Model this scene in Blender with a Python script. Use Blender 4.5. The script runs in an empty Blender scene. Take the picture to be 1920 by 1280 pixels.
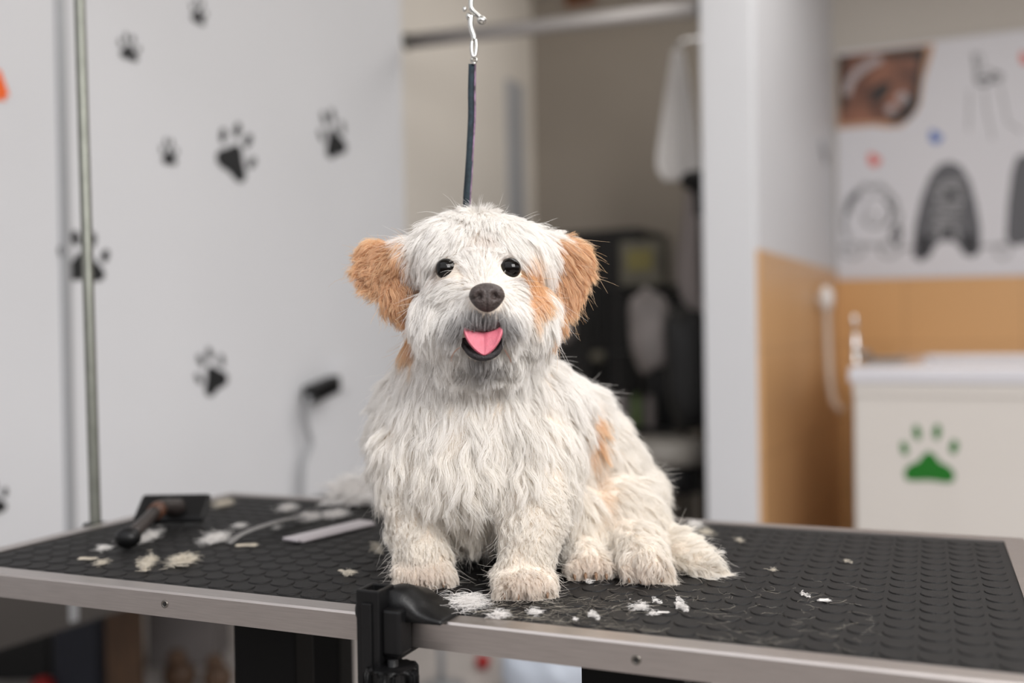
import bpy, bmesh, math, random
import numpy as np
from mathutils import Vector, Matrix, Euler
from mathutils.bvhtree import BVHTree
from mathutils.kdtree import KDTree

random.seed(7)
rng = np.random.default_rng(11)
PI = math.pi
R = math.radians
col = bpy.context.scene.collection

# ------------------------------------------------------------------ camera
CAM = Vector((0, 0, 1.06))
F = 1867.0
PITCH, ROLL = R(0.5023), R(-0.9243)
cf = Vector((0, math.cos(PITCH), -math.sin(PITCH)))
_R = Vector((1, 0, 0)); _U = _R.cross(cf)
cr_ = math.cos(ROLL) * _R + math.sin(ROLL) * _U
cu_ = -math.sin(ROLL) * _R + math.cos(ROLL) * _U
def ray(px, py):
    return cf + cr_ * ((px - 960) / F) - cu_ * ((py - 640) / F)
def P(px, py, d):
    """the place at depth d (metres) that the photograph shows at px, py"""
    return CAM + ray(px, py) * d
def hit_z(px, py, z):
    r = ray(px, py); return CAM + r * ((z - CAM.z) / r.z)
# room axes
RY = R(-27.2)
er = Vector((math.cos(RY), math.sin(RY), 0)); ed = Vector((-math.sin(RY), math.cos(RY), 0))
def room(u, v, z=0): return er * u + ed * v + Vector((0, 0, z))
def hit_v(px, py, v):
    r = ray(px, py); return CAM + r * (v / r.dot(ed))
def hit_u(px, py, u):
    r = ray(px, py); return CAM + r * (u / r.dot(er))
def uvz(p): return p.dot(er), p.dot(ed), p.z

# ------------------------------------------------------------------ helpers
def tag(o, label=None, cat=None, group=None, kind=None):
    if label: o['label'] = label
    if cat: o['category'] = cat
    if group: o['group'] = group
    if kind: o['kind'] = kind
    return o
def empty(name, loc=(0, 0, 0), rz=0.0, rot=None):
    o = bpy.data.objects.new(name, None); col.objects.link(o)
    o.location = loc; o.rotation_euler = rot or (0, 0, rz); o.empty_display_size = .02
    return o
def obj(name, bm, m, parent=None, smooth=False, loc=None, rot=None):
    me = bpy.data.meshes.new(name)
    if isinstance(bm, bmesh.types.BMesh):
        bmesh.ops.recalc_face_normals(bm, faces=bm.faces)
        bm.to_mesh(me); bm.free()
    else: me = bm
    if m is not None:
        me.materials.clear(); me.materials.append(m)
    if smooth:
        for p in me.polygons: p.use_smooth = True
    o = bpy.data.objects.new(name, me); col.objects.link(o)
    if parent: o.parent = parent
    if loc is not None: o.location = loc
    if rot is not None: o.rotation_euler = rot
    return o
def box(bm, lo, hi, bev=0.0, seg=2, M=None):
    r = bmesh.ops.create_cube(bm, size=1)
    vs = r['verts']
    for v in vs:
        v.co = Vector(((lo[0]+hi[0])/2 + v.co.x*(hi[0]-lo[0]), (lo[1]+hi[1])/2 + v.co.y*(hi[1]-lo[1]), (lo[2]+hi[2])/2 + v.co.z*(hi[2]-lo[2])))
    if bev > 0:
        es = {e for v in vs for e in v.link_edges}
        g = bmesh.ops.bevel(bm, geom=list(es), offset=bev, segments=seg, profile=.5, affect='EDGES')
        vs = list({v for f in g['faces'] for v in f.verts} | {v for v in vs if v.is_valid})
    if M is not None:
        bmesh.ops.transform(bm, matrix=M, verts=vs)
    return vs
def B(): return bmesh.new()
def tube(bm, pts, rad, seg=12, cap=True):
    pts = [Vector(p) for p in pts]; n = len(pts)
    rads = rad if isinstance(rad, (list, tuple)) else [rad]*n
    t0 = (pts[1]-pts[0]).normalized()
    a = Vector((0, 0, 1)) if abs(t0.z) < .9 else Vector((1, 0, 0))
    nrm = t0.cross(a).normalized()
    rings = []
    for i, p in enumerate(pts):
        t = (pts[min(i+1, n-1)]-pts[max(i-1, 0)]).normalized()
        nrm = (nrm - t*nrm.dot(t)).normalized(); b = t.cross(nrm)
        rings.append([bm.verts.new(p + (nrm*math.cos(2*PI*k/seg) + b*math.sin(2*PI*k/seg))*rads[i]) for k in range(seg)])
    for i in range(n-1):
        for k in range(seg):
            bm.faces.new((rings[i][k], rings[i][(k+1) % seg], rings[i+1][(k+1) % seg], rings[i+1][k]))
    if cap:
        bm.faces.new(rings[0][::-1]); bm.faces.new(rings[-1])
def smooth_path(ctrl, n=8):
    """Catmull-Rom through the control points"""
    c = [Vector(p) for p in ctrl]; c = [c[0]*2-c[1]] + c + [c[-1]*2-c[-2]]
    out = []
    for i in range(1, len(c)-2):
        for k in range(n):
            t = k/n; a, b, d, e = c[i-1], c[i], c[i+1], c[i+2]
            out.append(.5*((2*b)+(d-a)*t+(2*a-5*b+4*d-e)*t*t+(3*b-a-3*d+e)*t**3))
    out.append(c[-2]); return out
def lathe(bm, prof, seg=24, M=None):
    rings = []
    for r, z in prof:
        rings.append([bm.verts.new((r*math.cos(2*PI*k/seg), r*math.sin(2*PI*k/seg), z)) for k in range(seg)])
    for i in range(len(prof)-1):
        for k in range(seg):
            bm.faces.new((rings[i][k], rings[i][(k+1) % seg], rings[i+1][(k+1) % seg], rings[i+1][k]))
    bm.faces.new(rings[0][::-1]); bm.faces.new(rings[-1])
    if M is not None: bmesh.ops.transform(bm, matrix=M, verts=[v for r in rings for v in r])
def prism(bm, poly, z0, z1, bev=0, M=None):
    """poly in xy extruded from z0 to z1"""
    lo = [bm.verts.new((x, y, z0)) for x, y in poly]; hi = [bm.verts.new((x, y, z1)) for x, y in poly]
    n = len(poly)
    bm.faces.new(lo[::-1]); bm.faces.new(hi)
    for i in range(n): bm.faces.new((lo[i], lo[(i+1) % n], hi[(i+1) % n], hi[i]))
    if bev:
        g = bmesh.ops.bevel(bm, geom=list({e for v in lo+hi for e in v.link_edges}), offset=bev, segments=2, profile=.5, affect='EDGES')
    if M is not None: bmesh.ops.transform(bm, matrix=M, verts=bm.verts)
def ellip(bm, c, r, M=None, u=20, v=14):
    g = bmesh.ops.create_uvsphere(bm, u_segments=u, v_segments=v, radius=1)
    X = Matrix.Translation(c) @ (M.to_4x4() if M is not None else Matrix()) @ Matrix.Diagonal((*r, 1))
    bmesh.ops.transform(bm, matrix=X, verts=g['verts'])

# ------------------------------------------------------------------ materials
def srgb(c):
    return tuple((x/255/12.92 if x/255 <= .04045 else ((x/255+.055)/1.055)**2.4) for x in c)
def mat(name, rgb, rough=.6, metal=0.0, noise=0.0, nscale=20.0, bump=0.0, bscale=200.0, sheen=0.0, coat=0.0, spec=.5, stretch=None):
    m = bpy.data.materials.new(name); m.use_nodes = True
    nt = m.node_tree; b = nt.nodes['Principled BSDF']
    c = srgb(rgb)
    b.inputs['Base Color'].default_value = (*c, 1); b.inputs['Roughness'].default_value = rough
    b.inputs['Metallic'].default_value = metal; b.inputs['Sheen Weight'].default_value = sheen
    b.inputs['Coat Weight'].default_value = coat; b.inputs['Specular IOR Level'].default_value = spec
    if noise or bump:
        tc = nt.nodes.new('ShaderNodeTexCoord'); mp = nt.nodes.new('ShaderNodeMapping')
        nt.links.new(tc.outputs['Object'], mp.inputs[0])
        if stretch: mp.inputs['Scale'].default_value = stretch
    if noise:
        n = nt.nodes.new('ShaderNodeTexNoise'); n.inputs['Scale'].default_value = nscale; n.inputs['Detail'].default_value = 5
        r = nt.nodes.new('ShaderNodeValToRGB')
        r.color_ramp.elements[0].color = (*[x*(1-noise) for x in c], 1); r.color_ramp.elements[1].color = (*[min(1, x*(1+noise)) for x in c], 1)
        r.color_ramp.elements[0].position = .3; r.color_ramp.elements[1].position = .7
        nt.links.new(mp.outputs[0], n.inputs[0]); nt.links.new(n.outputs['Fac'], r.inputs[0]); nt.links.new(r.outputs[0], b.inputs['Base Color'])
    if bump:
        n2 = nt.nodes.new('ShaderNodeTexNoise'); n2.inputs['Scale'].default_value = bscale; n2.inputs['Detail'].default_value = 4
        bp = nt.nodes.new('ShaderNodeBump'); bp.inputs['Strength'].default_value = bump; bp.inputs['Distance'].default_value = .002
        nt.links.new(mp.outputs[0], n2.inputs[0]); nt.links.new(n2.outputs['Fac'], bp.inputs['Height']); nt.links.new(bp.outputs[0], b.inputs['Normal'])
    return m
def tile_mat(name, rgb, axis):
    m = mat(name, rgb, .35); nt = m.node_tree; b = nt.nodes['Principled BSDF']
    tc = nt.nodes.new('ShaderNodeTexCoord'); sp = nt.nodes.new('ShaderNodeSeparateXYZ'); cb = nt.nodes.new('ShaderNodeCombineXYZ')
    nt.links.new(tc.outputs['Object'], sp.inputs[0]); nt.links.new(sp.outputs[axis], cb.inputs[0]); nt.links.new(sp.outputs[2], cb.inputs[1])
    br = nt.nodes.new('ShaderNodeTexBrick'); c = srgb(rgb)
    br.offset = 0; br.inputs['Color1'].default_value = (*c, 1); br.inputs['Color2'].default_value = (*[x*.93 for x in c], 1)
    br.inputs['Mortar'].default_value = (*[x*.72 for x in c], 1); br.inputs['Scale'].default_value = 1
    br.inputs['Mortar Size'].default_value = .003; br.inputs['Brick Width'].default_value = .45; br.inputs['Row Height'].default_value = .33
    nt.links.new(cb.outputs[0], br.inputs[0]); nt.links.new(br.outputs[0], b.inputs['Base Color'])
    return m
M = {}
M['white_wall'] = mat('white_wall', (206, 207, 210), .55, noise=.02, nscale=2)
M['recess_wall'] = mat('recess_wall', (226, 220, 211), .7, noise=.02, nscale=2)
M['recess_shaded'] = mat('recess_shaded', (150, 142, 132), .8, noise=.04, nscale=2)  # shade on the recess back wall, put into its colour
M['upper_wall'] = mat('upper_wall', (184, 178, 170), .7, noise=.02, nscale=2)
M['trim_grey'] = mat('trim_grey', (160, 162, 165), .4, .3)
M['trim_blue'] = mat('trim_blue', (172, 174, 178), .5)
M['tile'] = tile_mat('beige_tile', (205, 158, 105), 0)
M['tile_side'] = tile_mat('beige_tile_side', (205, 162, 115), 1)
M['under_grey'] = mat('dark_grey_panel', (62, 58, 55), .7)
M['floor'] = mat('floor_vinyl', (176, 170, 166), .5, noise=.05, nscale=4)
M['rubber'] = mat('black_rubber', (24, 23, 23), .55, noise=.2, nscale=60, bump=.3, bscale=600, spec=.22)
M['alu'] = mat('brushed_aluminium', (186, 179, 175), .3, .97, noise=.07, nscale=30, bump=.12, bscale=300, stretch=(1, 20, 20))
M['steel'] = mat('steel', (200, 200, 196), .22, 1.0)
M['pole'] = mat('chromed_pole', (128, 130, 122), .42, .8, noise=.1, nscale=40)
M['railm'] = mat('rail_metal', (170, 166, 164), .5, .4)
M['screw'] = mat('screw_steel', (120, 116, 110), .3, .9)
M['hole'] = mat('dark_recess', (22, 20, 18), .7)
M['blk'] = mat('black_plastic', (11, 11, 12), .42, noise=.1, nscale=90, bump=.12, bscale=500, spec=.3)
M['blk_paint'] = mat('black_painted_steel', (6, 6, 6), .6, spec=.15)
M['underboard'] = mat('underboard', (80, 72, 64), .7, noise=.1)
M['decal'] = mat('black_decal', (22, 24, 26), .5)
M['green'] = mat('green_decal', (0, 104, 6), .45)
M['orange'] = mat('orange_decal', (232, 96, 16), .5)
M['tub'] = mat('white_tub', (208, 203, 197), .3, coat=.3)
M['tub_rim'] = mat('tub_rim', (208, 207, 212), .22, coat=.4)
M['chrome'] = mat('chrome', (215, 215, 215), .12, 1.0)
M['whiteplastic'] = mat('white_plastic', (222, 220, 218), .35)
M['hose'] = mat('hose_grey', (196, 180, 165), .4)
M['paper'] = mat('poster_paper', (204, 203, 207), .5)
M['ink'] = mat('ink_dark', (44, 44, 48), .6)
M['ink_light'] = mat('ink_grey', (150, 150, 152), .6)
M['cloth_w'] = mat('white_cloth', (222, 220, 218), .9, sheen=.3, bump=.3, bscale=90)
M['cloth_g'] = mat('grey_cloth', (150, 142, 140), .9, sheen=.3, bump=.3, bscale=90)
M['bag_grey'] = mat('grey_bag', (120, 114, 112), .55, noise=.2, nscale=12)
M['blackmat'] = mat('black_cabinet', (13, 13, 14), .5)
M['greypad'] = mat('grey_vinyl', (122, 118, 112), .5)
M['olive'] = mat('olive_pack', (96, 92, 80), .6, noise=.3, nscale=15)
M['yellow'] = mat('yellow_label', (118, 110, 62), .6)
M['navy'] = mat('navy_plastic', (28, 32, 44), .5)
M['brown'] = mat('brown_wood', (74, 52, 34), .6, noise=.3, nscale=14, stretch=(8, 8, 1))
M['greycard'] = mat('grey_card', (108, 102, 100), .8)
M['red'] = mat('red_plastic', (150, 22, 22), .5)
M['bluewhite'] = mat('pale_blue_plastic', (186, 194, 206), .4)
M['wood'] = mat('orange_wood', (130, 78, 46), .5, noise=.3, nscale=10)
M['beige'] = mat('beige_plastic', (190, 178, 160), .5)
M['lime'] = mat('green_plastic', (84, 100, 60), .5)

# ------------------------------------------------------------------ the room (room frame: u right, v away, z up)
def robj(name, bm, m, parent=None, smooth=False):
    o = obj(name, bm, m, parent, smooth)
    if parent is None: o.rotation_euler = (0, 0, RY)
    return o
def struct(name, bm, m): return tag(robj(name, bm, m), kind='structure')
def rbox(lo, hi, bev=0): b = B(); box(b, lo, hi, bev); return b
UL, UR_, VB = -1.90, -.735, 4.558
ZB = .43
struct('floor', rbox((-4.2, -1.5, -.05), (3.2, 5.6, 0)), M['floor'])
struct('wall_left', rbox((UL-.10, -1.2, ZB), (UL, 2.89, 2.75)), M['white_wall'])
struct('wall_left_lower', rbox((UL-1.3, -1.2, 0), (UL-1.2, 4.9, 2.75)), M['recess_wall'])
struct('wall_recess', rbox((-2.3, 3.3, 0), (-2.2, VB, 2.75)), M['recess_wall'])
struct('wall_recess_back', rbox((-2.3, VB, 0), (-.905, VB+.1, 2.75)), M['recess_shaded'])
struct('wall_partition', rbox((-.905, 3.10, 0), (-.741, VB, 2.75), .004), M['white_wall'])
struct('wall_back', rbox((-.905, VB, 1.307), (3.0, VB+.1, 2.75)), M['upper_wall'])
struct('wall_back_tiled', rbox((-.905, VB-.008, 0), (3.0, VB+.1, 1.307)), M['tile'])
struct('wall_side_upper', rbox((-.741, 3.12, 1.307), (-.735, VB, 2.75)), M['white_wall'])
struct('wall_side_tiled', rbox((-.741, 3.12, 0), (-.727, VB-.008, 1.307)), M['tile_side'])
struct('ceiling', rbox((-4.2, .3, 2.75), (3.2, 5.6, 2.8)), M['upper_wall'])
struct('baseboard_left', rbox((UL-.10, -1.2, ZB-.01), (UL+.006, 2.89, .575)), M['under_grey'])
struct('trim_1', rbox((UL-.004, 1.510, ZB), (UL+.008, 1.534, 2.75), .003), M['trim_grey'])
struct('trim_2', rbox((-2.2, 4.25, 0), (-2.185, 4.42, 2.28), .003), M['trim_blue'])
struct('trim_3', rbox((UL-.10, 2.89, ZB), (UL+.002, 2.896, 2.75), .002), M['white_wall'])

# ------------------------------------------------------------------ rail across the opening
a = hit_v(763, 78, 2.96); b_ = hit_v(1318, 14, 3.16)
bm = B(); tube(bm, [a, a.lerp(b_, .5), b_], .025, 16)
rl = empty('curtain_rail', a.lerp(b_, .5)); tag(rl, 'grey metal rail running across the top of the recess opening', 'rail')
o = obj('rail_tube', bm, M['railm'], rl, True); o.matrix_parent_inverse = Matrix.Translation(-rl.location)
for p_ in (a, b_):
    bm = B(); d = (b_-a).normalized(); tube(bm, [p_-d*.006, p_+d*.006], .03, 20)
    o = obj('end_flange', bm, M['pole'], rl, True); o.matrix_parent_inverse = Matrix.Translation(-rl.location)

# ------------------------------------------------------------------ paw decals on the walls
def toe_poly(cx, cy, rx, ry, a, n=16):
    return [(cx+rx*math.cos(t)*math.cos(a)-ry*math.sin(t)*math.sin(a), cy+rx*math.cos(t)*math.sin(a)+ry*math.sin(t)*math.cos(a)) for t in [2*PI*i/n for i in range(n)]]
PAD = [(0, .20), (.12, .13), (.20, .02), (.33, -.10), (.40, -.22), (.34, -.33), (.20, -.36), (0, -.33), (-.20, -.36), (-.34, -.33), (-.40, -.22), (-.33, -.10), (-.20, .02), (-.12, .13)]
PAD2 = [(p.x, p.y) for p in smooth_path([(*p, 0) for p in PAD+[PAD[0]]], 4)[:-1]]
TOES = [(-.42, .12, .075, .13, .35), (-.16, .40, .08, .14, .12), (.16, .40, .08, .14, -.12), (.42, .12, .075, .13, -.35)]
def paw(center, xdir, size, rot, m, label, group=None, narrow=1.0, name='paw_decal', pad=PAD2, toes=TOES):
    """flat sticker; xdir is the wall's horizontal direction, the normal is xdir x z"""
    n = xdir.cross(Vector((0, 0, 1))).normalized()
    Mx = Matrix((xdir, Vector((0, 0, 1)), n)).transposed().to_4x4()
    e = empty(name); e.matrix_world = Matrix.Translation(center + n*.0012) @ Mx @ Matrix.Rotation(rot, 4, 'Z')
    tag(e, label, 'sticker', group)
    b = B(); prism(b, [(x*size*narrow, y*size) for x, y in pad], -.0006, .0006); obj('pad', b, m, e)
    for t in toes:
        b = B(); prism(b, [(x*size*narrow, y*size) for x, y in toe_poly(*t)], -.0006, .0006); obj('toe', b, m, e)
    return e
G = 'black paw stickers on the white wall'
def wallpaw(px, py, hpx, rot, label, narrow=1.0):
    c = hit_u(px, py, UL+.001); d = (c-CAM).dot(cf)
    paw(c, ed, hpx*d/F/.95, rot, M['decal'], label, G, narrow)
wallpaw(372, 26, 50, R(-8), 'small black paw print sticker highest on the white wall', .8)
wallpaw(242, 93, 52, R(-3), 'small black paw sticker just right of the pole near the top', .95)
wallpaw(317, 289, 52, R(2), 'small black paw sticker left of the largest slanted paw', .8)
wallpaw(441, 291, 108, R(-27), 'large slanted black paw sticker in the middle of white wall', .9)
wallpaw(625, 258, 92, R(22), 'black paw sticker closest to the recess opening', .85)
wallpaw(158, 489, 98, R(0), 'black paw sticker half hidden behind the metal pole', 1.1)
wallpaw(398, 702, 90, R(28), 'lowest black paw sticker, above the brush on the table', .85)
c = hit_u(-2, 938, UL+.001)
paw(c + ed*-.018, ed, .08, R(10), M['decal'], 'black paw sticker cut by the picture edge, lower left', G)
# orange arrow shaped sticker
c = hit_u(17, 180, UL+.001); bm = B()
prism(bm, [(-.10, .055), (-.02, .05), (0, 0), (-.012, -.004), (-.008, -.012), (-.10, -.02)], -.0006, .0006)
n = ed.cross(Vector((0, 0, 1))); e = obj('orange_sticker', bm, M['orange'])
e.matrix_world = Matrix.Translation(c + n*.0012) @ Matrix((ed, Vector((0, 0, 1)), n)).transposed().to_4x4()
tag(e, 'orange pointed sticker at the far left of the white wall', 'sticker')

# charger plugged into the wall socket
c = hit_u(640, 706, UL); pl = empty('wall_socket', c, RY); tag(pl, 'white wall socket behind the black plug', 'socket')
bm = B(); box(bm, (0, -.06, -.045), (.010, .03, .045), .003); obj('plate', bm, M['white_wall'], pl)
c2 = hit_u(612, 726, UL+.04); pg = empty('power_adapter', c2, RY); tag(pg, 'black power adapter plugged into the white wall', 'plug')
bm = B(); box(bm, (-.026, -.085, -.026), (.024, .045, .026), .010, 3)
for v in bm.verts: v.co.z += (v.co.y)*.22
obj('adapter_body', bm, M['blk'], pg)
cc = [hit_u(578, 742, UL+.05), hit_u(574, 790, UL+.04), hit_u(582, 830, UL+.035), hit_u(568, 870, UL+.03), hit_u(565, 940, UL+.03), hit_u(566, 1100, UL+.03), hit_u(560, 1250, UL+.03)]
bm = B(); tube(bm, smooth_path(cc, 6), .0085, 8); o = obj('power_cord', bm, M['hose' if 0 else 'trim_grey'], pg, True)
o.matrix_parent_inverse = (Matrix.Translation(c2) @ Matrix.Rotation(RY, 4, 'Z')).inverted()

# ------------------------------------------------------------------ recess contents
def cloth(name, ctrl, depth_dir, m, label, cat, folds=5, amp=.02, thick=.02):
    """hanging cloth: ctrl = rows of (left point, right point) top to bottom"""
    bm = B(); rows = []
    L_ = smooth_path([c[0] for c in ctrl], 6); R__ = smooth_path([c[1] for c in ctrl], 6)
    K = 40
    for l, r in zip(L_, R__):
        row = []
        for k in range(K):
            t = 2*PI*k/K; w = .5-.5*math.cos(t)
            p = l.lerp(r, w) + depth_dir*(math.sin(t)*thick + amp*math.sin(folds*t)*min(1, (r-l).length*6))
            row.append(bm.verts.new(p))
        rows.append(row)
    for i in range(len(rows)-1):
        for k in range(K): bm.faces.new((rows[i][k], rows[i][(k+1) % K], rows[i+1][(k+1) % K], rows[i+1][k]))
    bm.faces.new(rows[0][::-1]); bm.faces.new(rows[-1])
    return tag(obj(name, bm, m, None, True), label, cat)
V3 = 3.50
h = lambda x, y, v=V3: hit_v(x, y, v)
cloth('white_towel', [(h(1262, 96), h(1280, 96)), (h(1252, 160), h(1292, 160)), (h(1240, 240), h(1304, 240)), (h(1233, 310), h(1312, 310)), (h(1246, 338), h(1306, 338))], ed, M['cloth_w'], 'white towel hanging high in the recess beside the white partition', 'towel')
cloth('grey_smock', [(h(1290, 330, 3.575), h(1325, 330, 3.575)), (h(1280, 420, 3.575), h(1325, 420, 3.575)), (h(1272, 520, 3.575), h(1325, 520, 3.575)), (h(1290, 590, 3.575), h(1325, 590, 3.575))], ed, M['cloth_g'], 'pale grey smock hanging below the white towel', 'smock')
# hooks under the cloths
for (x, y, v, lb, nm) in ((1270, 98, V3, 'chrome hook holding the white towel', 'M'),):
    p_ = h(x, y, v); u_, v_, z_ = uvz(p_)
    bm = B(); tube(bm, smooth_path([(-.908, v_, z_+.03), (u_+.02, v_, z_+.035), (u_, v_, z_+.01)], 5), .006, 8)
    box(bm, (-.915, v_-.02, z_), (-.905, v_+.02, z_+.06), .003)
    tag(robj('towel_hook', bm, M['chrome'], None, True), lb, 'hook')
# black hair dryer hanging
p_ = h(1302, 338, 3.30); hd = empty('hair_dryer', p_, RY); tag(hd, 'black hair dryer hanging beside the white partition', 'hair dryer')
bm = B(); ellip(bm, (0, 0, 0), (.05, .035, .035)); obj('dryer_barrel', bm, M['blk'], hd, True)
bm = B(); tube(bm, [(.01, 0, -.02), (.015, 0, -.075), (.012, 0, -.12)], [.02, .017, .014], 12); obj('handle', bm, M['blk'], hd, True)
bm = B(); tube(bm, smooth_path([(.012, 0, -.12), (.016, 0, -.2), (.01, .02, -.3), (.012, .02, -.40)], 6), .004, 6); obj('power_cord', bm, M['blk'], hd, True)

# black cabinet and things in front of it
zt = h(1100, 432, 4.1).z
u0 = uvz(h(1040, 600, 4.1))[0]; u1 = uvz(h(1196, 600, 4.1))[0]
cab = empty('black_cabinet', room((u0+u1)/2, 4.3), RY); tag(cab, 'tall black storage cabinet at the back of the recess', 'cabinet')
w = (u1-u0)/2
bm = B(); box(bm, (-w, -.18, .05), (w, .22, zt), .004); obj('carcass', bm, M['blackmat'], cab)
for s in (-1, 1):
    bm = B(); box(bm, (min(0, s*w)+.004, -.20, .07), (max(0, s*w)-.004, -.181, zt-.02), .003); dr = obj('door', bm, M['blackmat'], cab)
    bm = B(); tube(bm, [(s*.02, -.215, zt*.55), (s*.02, -.215, zt*.65)], .006, 8); obj('handle', bm, M['blk'], dr)
for sx in (-1, 1):
    for sy in (-.15, .19):
        bm = B(); box(bm, (sx*w*.85-.02, sy-.02, 0), (sx*w*.85+.02, sy+.02, .052), .002); obj('foot', bm, M['blackmat'], cab)
# shelf trolley: holds pack, bag
def soft(name, c, r, m, label, cat, rz=0, k=3.0, wob=.12):
    bm = B(); g = bmesh.ops.create_uvsphere(bm, u_segments=28, v_segments=18, radius=1)
    for v in bm.verts:
        q = v.co; s = (abs(q.x)**k+abs(q.y)**k+abs(q.z)**k)**(-1/k)
        q = q*s*(1+wob*math.sin(5*q.x+3*q.z)*math.sin(4*q.y+2*q.x+1))
        v.co = Vector((q.x*r[0], q.y*r[1], q.z*r[2]))
    o = obj(name, bm, m, None, True, c, (0, 0, RY+rz)); tag(o, label, cat); return o
V4 = 3.78
def px_box(x0, y0, x1, y1, v):
    a = uvz(hit_v(x0, y0, v)); b = uvz(hit_v(x1, y1, v)); return a[0], b[0], b[2], a[2]
tr = empty('storage_trolley', room(-1.22, V4), RY)
tag(tr, 'black shelf trolley crowded with grooming supplies in the recess', 'trolley')
a0, a1, zz0, zz1 = px_box(1150, 540, 1318, 800, V4)
mid = -1.22
shz = [zz0, (zz0+zz1)/2+.02, zz1]
for z in shz:
    bm = B(); box(bm, (a0-mid, -.12, z-.012), (a1-mid-.03, .16, z), .003); obj('shelf', bm, M['blackmat'], tr)
for x in (a0-mid+.01, a1-mid-.04):
    for y in (-.11, .15):
        bm = B(); tube(bm, [(x, y, 0), (x, y, zz1)], .009, 8); obj('post', bm, M['blk_paint'], tr)
bm = B(); box(bm, (a0-mid+.11, .05, zz0), (a1-mid-.05, .15, zz1-.02), .005); obj('back_panel', bm, M['blackmat'], tr)
b0, b1, c0, c1 = px_box(1168, 455, 1248, 538, V4)
pk = empty('supply_pack', room((b0+b1)/2, V4, zz1+.0008), RY); tag(pk, 'olive grey pack with yellow label on top of the trolley', 'package')
bm = B(); box(bm, (-(b1-b0)/2, -.05, 0), ((b1-b0)/2, .05, c1-zz1), .012, 3); obj('pack_body', bm, M['olive'], pk)
bm = B(); box(bm, (-(b1-b0)*.3, -.0515, (c1-zz1)*.35), ((b1-b0)*.3, -.05, (c1-zz1)*.8)); obj('label_patch', bm, M['yellow'], pk)
q = h(1218, 620, 3.55); soft('grey_bag', q, (.085, .05, .155), M['bag_grey'], 'crumpled grey plastic bag hanging in front of the trolley', 'bag', k=2.2)
q = h(1288, 690, 3.50); soft('black_backpack', q, (.075, .06, .22), M['blackmat'], 'black backpack hanging next to the grey bag', 'bag', k=3)
q = h(1058, 612, 3.9); soft('grey_canister', q, (.045, .045, .075), M['bag_grey'], 'pale grey canister at the dog\'s neck height in front of cabinet', 'canister', wob=0, k=2.6)
q = h(1122, 668, 3.9); soft('beige_tin', q, (.03, .03, .022), M['olive'], 'small dull beige tin against the black cabinet', 'tin', wob=0)
for i, (x, y, s, mm, lb) in enumerate(((1168, 752, .024, 'greycard', 'small grey bottle on the trolley shelf left of the green one'), (1193, 748, .020, 'lime', 'small green bottle on the trolley shelf'), (1219, 760, .022, 'greycard', 'small grey bottle on the trolley shelf right of the green one'))):
    p_ = h(x, y, V4-.08); e = empty('shampoo_bottle', (p_.x, p_.y, zz0+.0008), RY); tag(e, lb, 'bottle', 'bottles on the trolley shelf')
    bm = B(); lathe(bm, [(s*.9, 0), (s, .01), (s, .10), (s*.5, .125), (s*.35, .13)], 20); obj('bottle_body', bm, M[mm], e, True)
    bm = B(); lathe(bm, [(s*.42, .13), (s*.42, .155)], 16); obj('cap', bm, M['blk'], e, True)
# grey padded stool in front
p_ = h(1238, 842, 3.33); st = empty('padded_stool', (p_.x, p_.y, 0), RY); tag(st, 'grey padded stool with black base in the recess', 'stool')
zs = p_.z
bm = B(); lathe(bm, [(.13, zs-.05), (.155, zs-.035), (.16, zs), (.15, zs+.03), (.10, zs+.04)], 36); obj('seat', bm, M['greypad'], st, True)
bm = B(); lathe(bm, [(.15, zs-.14), (.14, zs-.05)], 36); obj('seat_skirt', bm, M['blk'], st, True)
bm = B(); lathe(bm, [(.03, .05), (.03, zs-.12)], 16); obj('column', bm, M['blk'], st, True)
for k in range(5):
    a_ = 2*PI*k/5; bm = B(); tube(bm, [(0, 0, .07), (.16*math.cos(a_), .16*math.sin(a_), .03)], [.025, .015], 8); obj('leg', bm, M['blk'], st, True)
# brown board high up on the back wall
q = hit_v(1088, -22, 4.54); e = empty('wooden_board', q, RY); tag(e, 'brown wooden board fixed high on the recess wall', 'board')
bm = B(); box(bm, (-.075, -.012, -.08), (.075, .012, .12), .003); obj('board', bm, M['wood'], e)
bm = B(); box(bm, (-.06, -.016, -.06), (.06, -.012, .10), .002); obj('inset_panel', bm, M['brown'], e)

# ------------------------------------------------------------------ tub
ZT = .94
tb = empty('dog_bathtub', room(.25, 3.83), RY); tag(tb, 'white boxed dog bathtub with a green paw sticker', 'bathtub')
u0, u1, v0, v1 = -.47-.25, 1.5-.25, 3.13-3.83, 4.545-3.83
bm = B(); box(bm, (u0+.012, v0+.012, 0), (u1-.012, v1-.01, ZT-.046), .004); obj('panel', bm, M['tub'], tb)
bm = B(); box(bm, (u0+.010, v0+.006, ZT-.085), (u1-.01, v0+.013, ZT-.047), .003); obj('upper_strip', bm, M['tub'], tb)
# rim with basin
bm = B(); RW = .11
outer = [(u0, v0), (u1, v0), (u1, v1), (u0, v1)]; inner = [(u0+RW, v0+RW), (u1-RW, v0+RW), (u1-RW, v1-.08), (u0+RW, v1-.08)]
def ring(pts, z, ins=0):
    cx = sum(p[0] for p in pts)/4; cy = sum(p[1] for p in pts)/4
    return [bm.verts.new((x-math.copysign(ins, x-cx), y-math.copysign(ins, y-cy), z)) for x, y in pts]
rs = [ring(outer, ZT-.045), ring(outer, ZT-.006), ring(outer, ZT, .006), ring(inner, ZT), ring(inner, ZT-.02, .01), ring(inner, ZT-.035, .02), ]
for a_, b2 in zip(rs, rs[1:]):
    for i in range(4): bm.faces.new((a_[i], a_[(i+1) % 4], b2[(i+1) % 4], b2[i]))
bm.faces.new(rs[-1]); bm.faces.new(rs[0][::-1]); obj('rim', bm, M['tub_rim'], tb)
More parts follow.
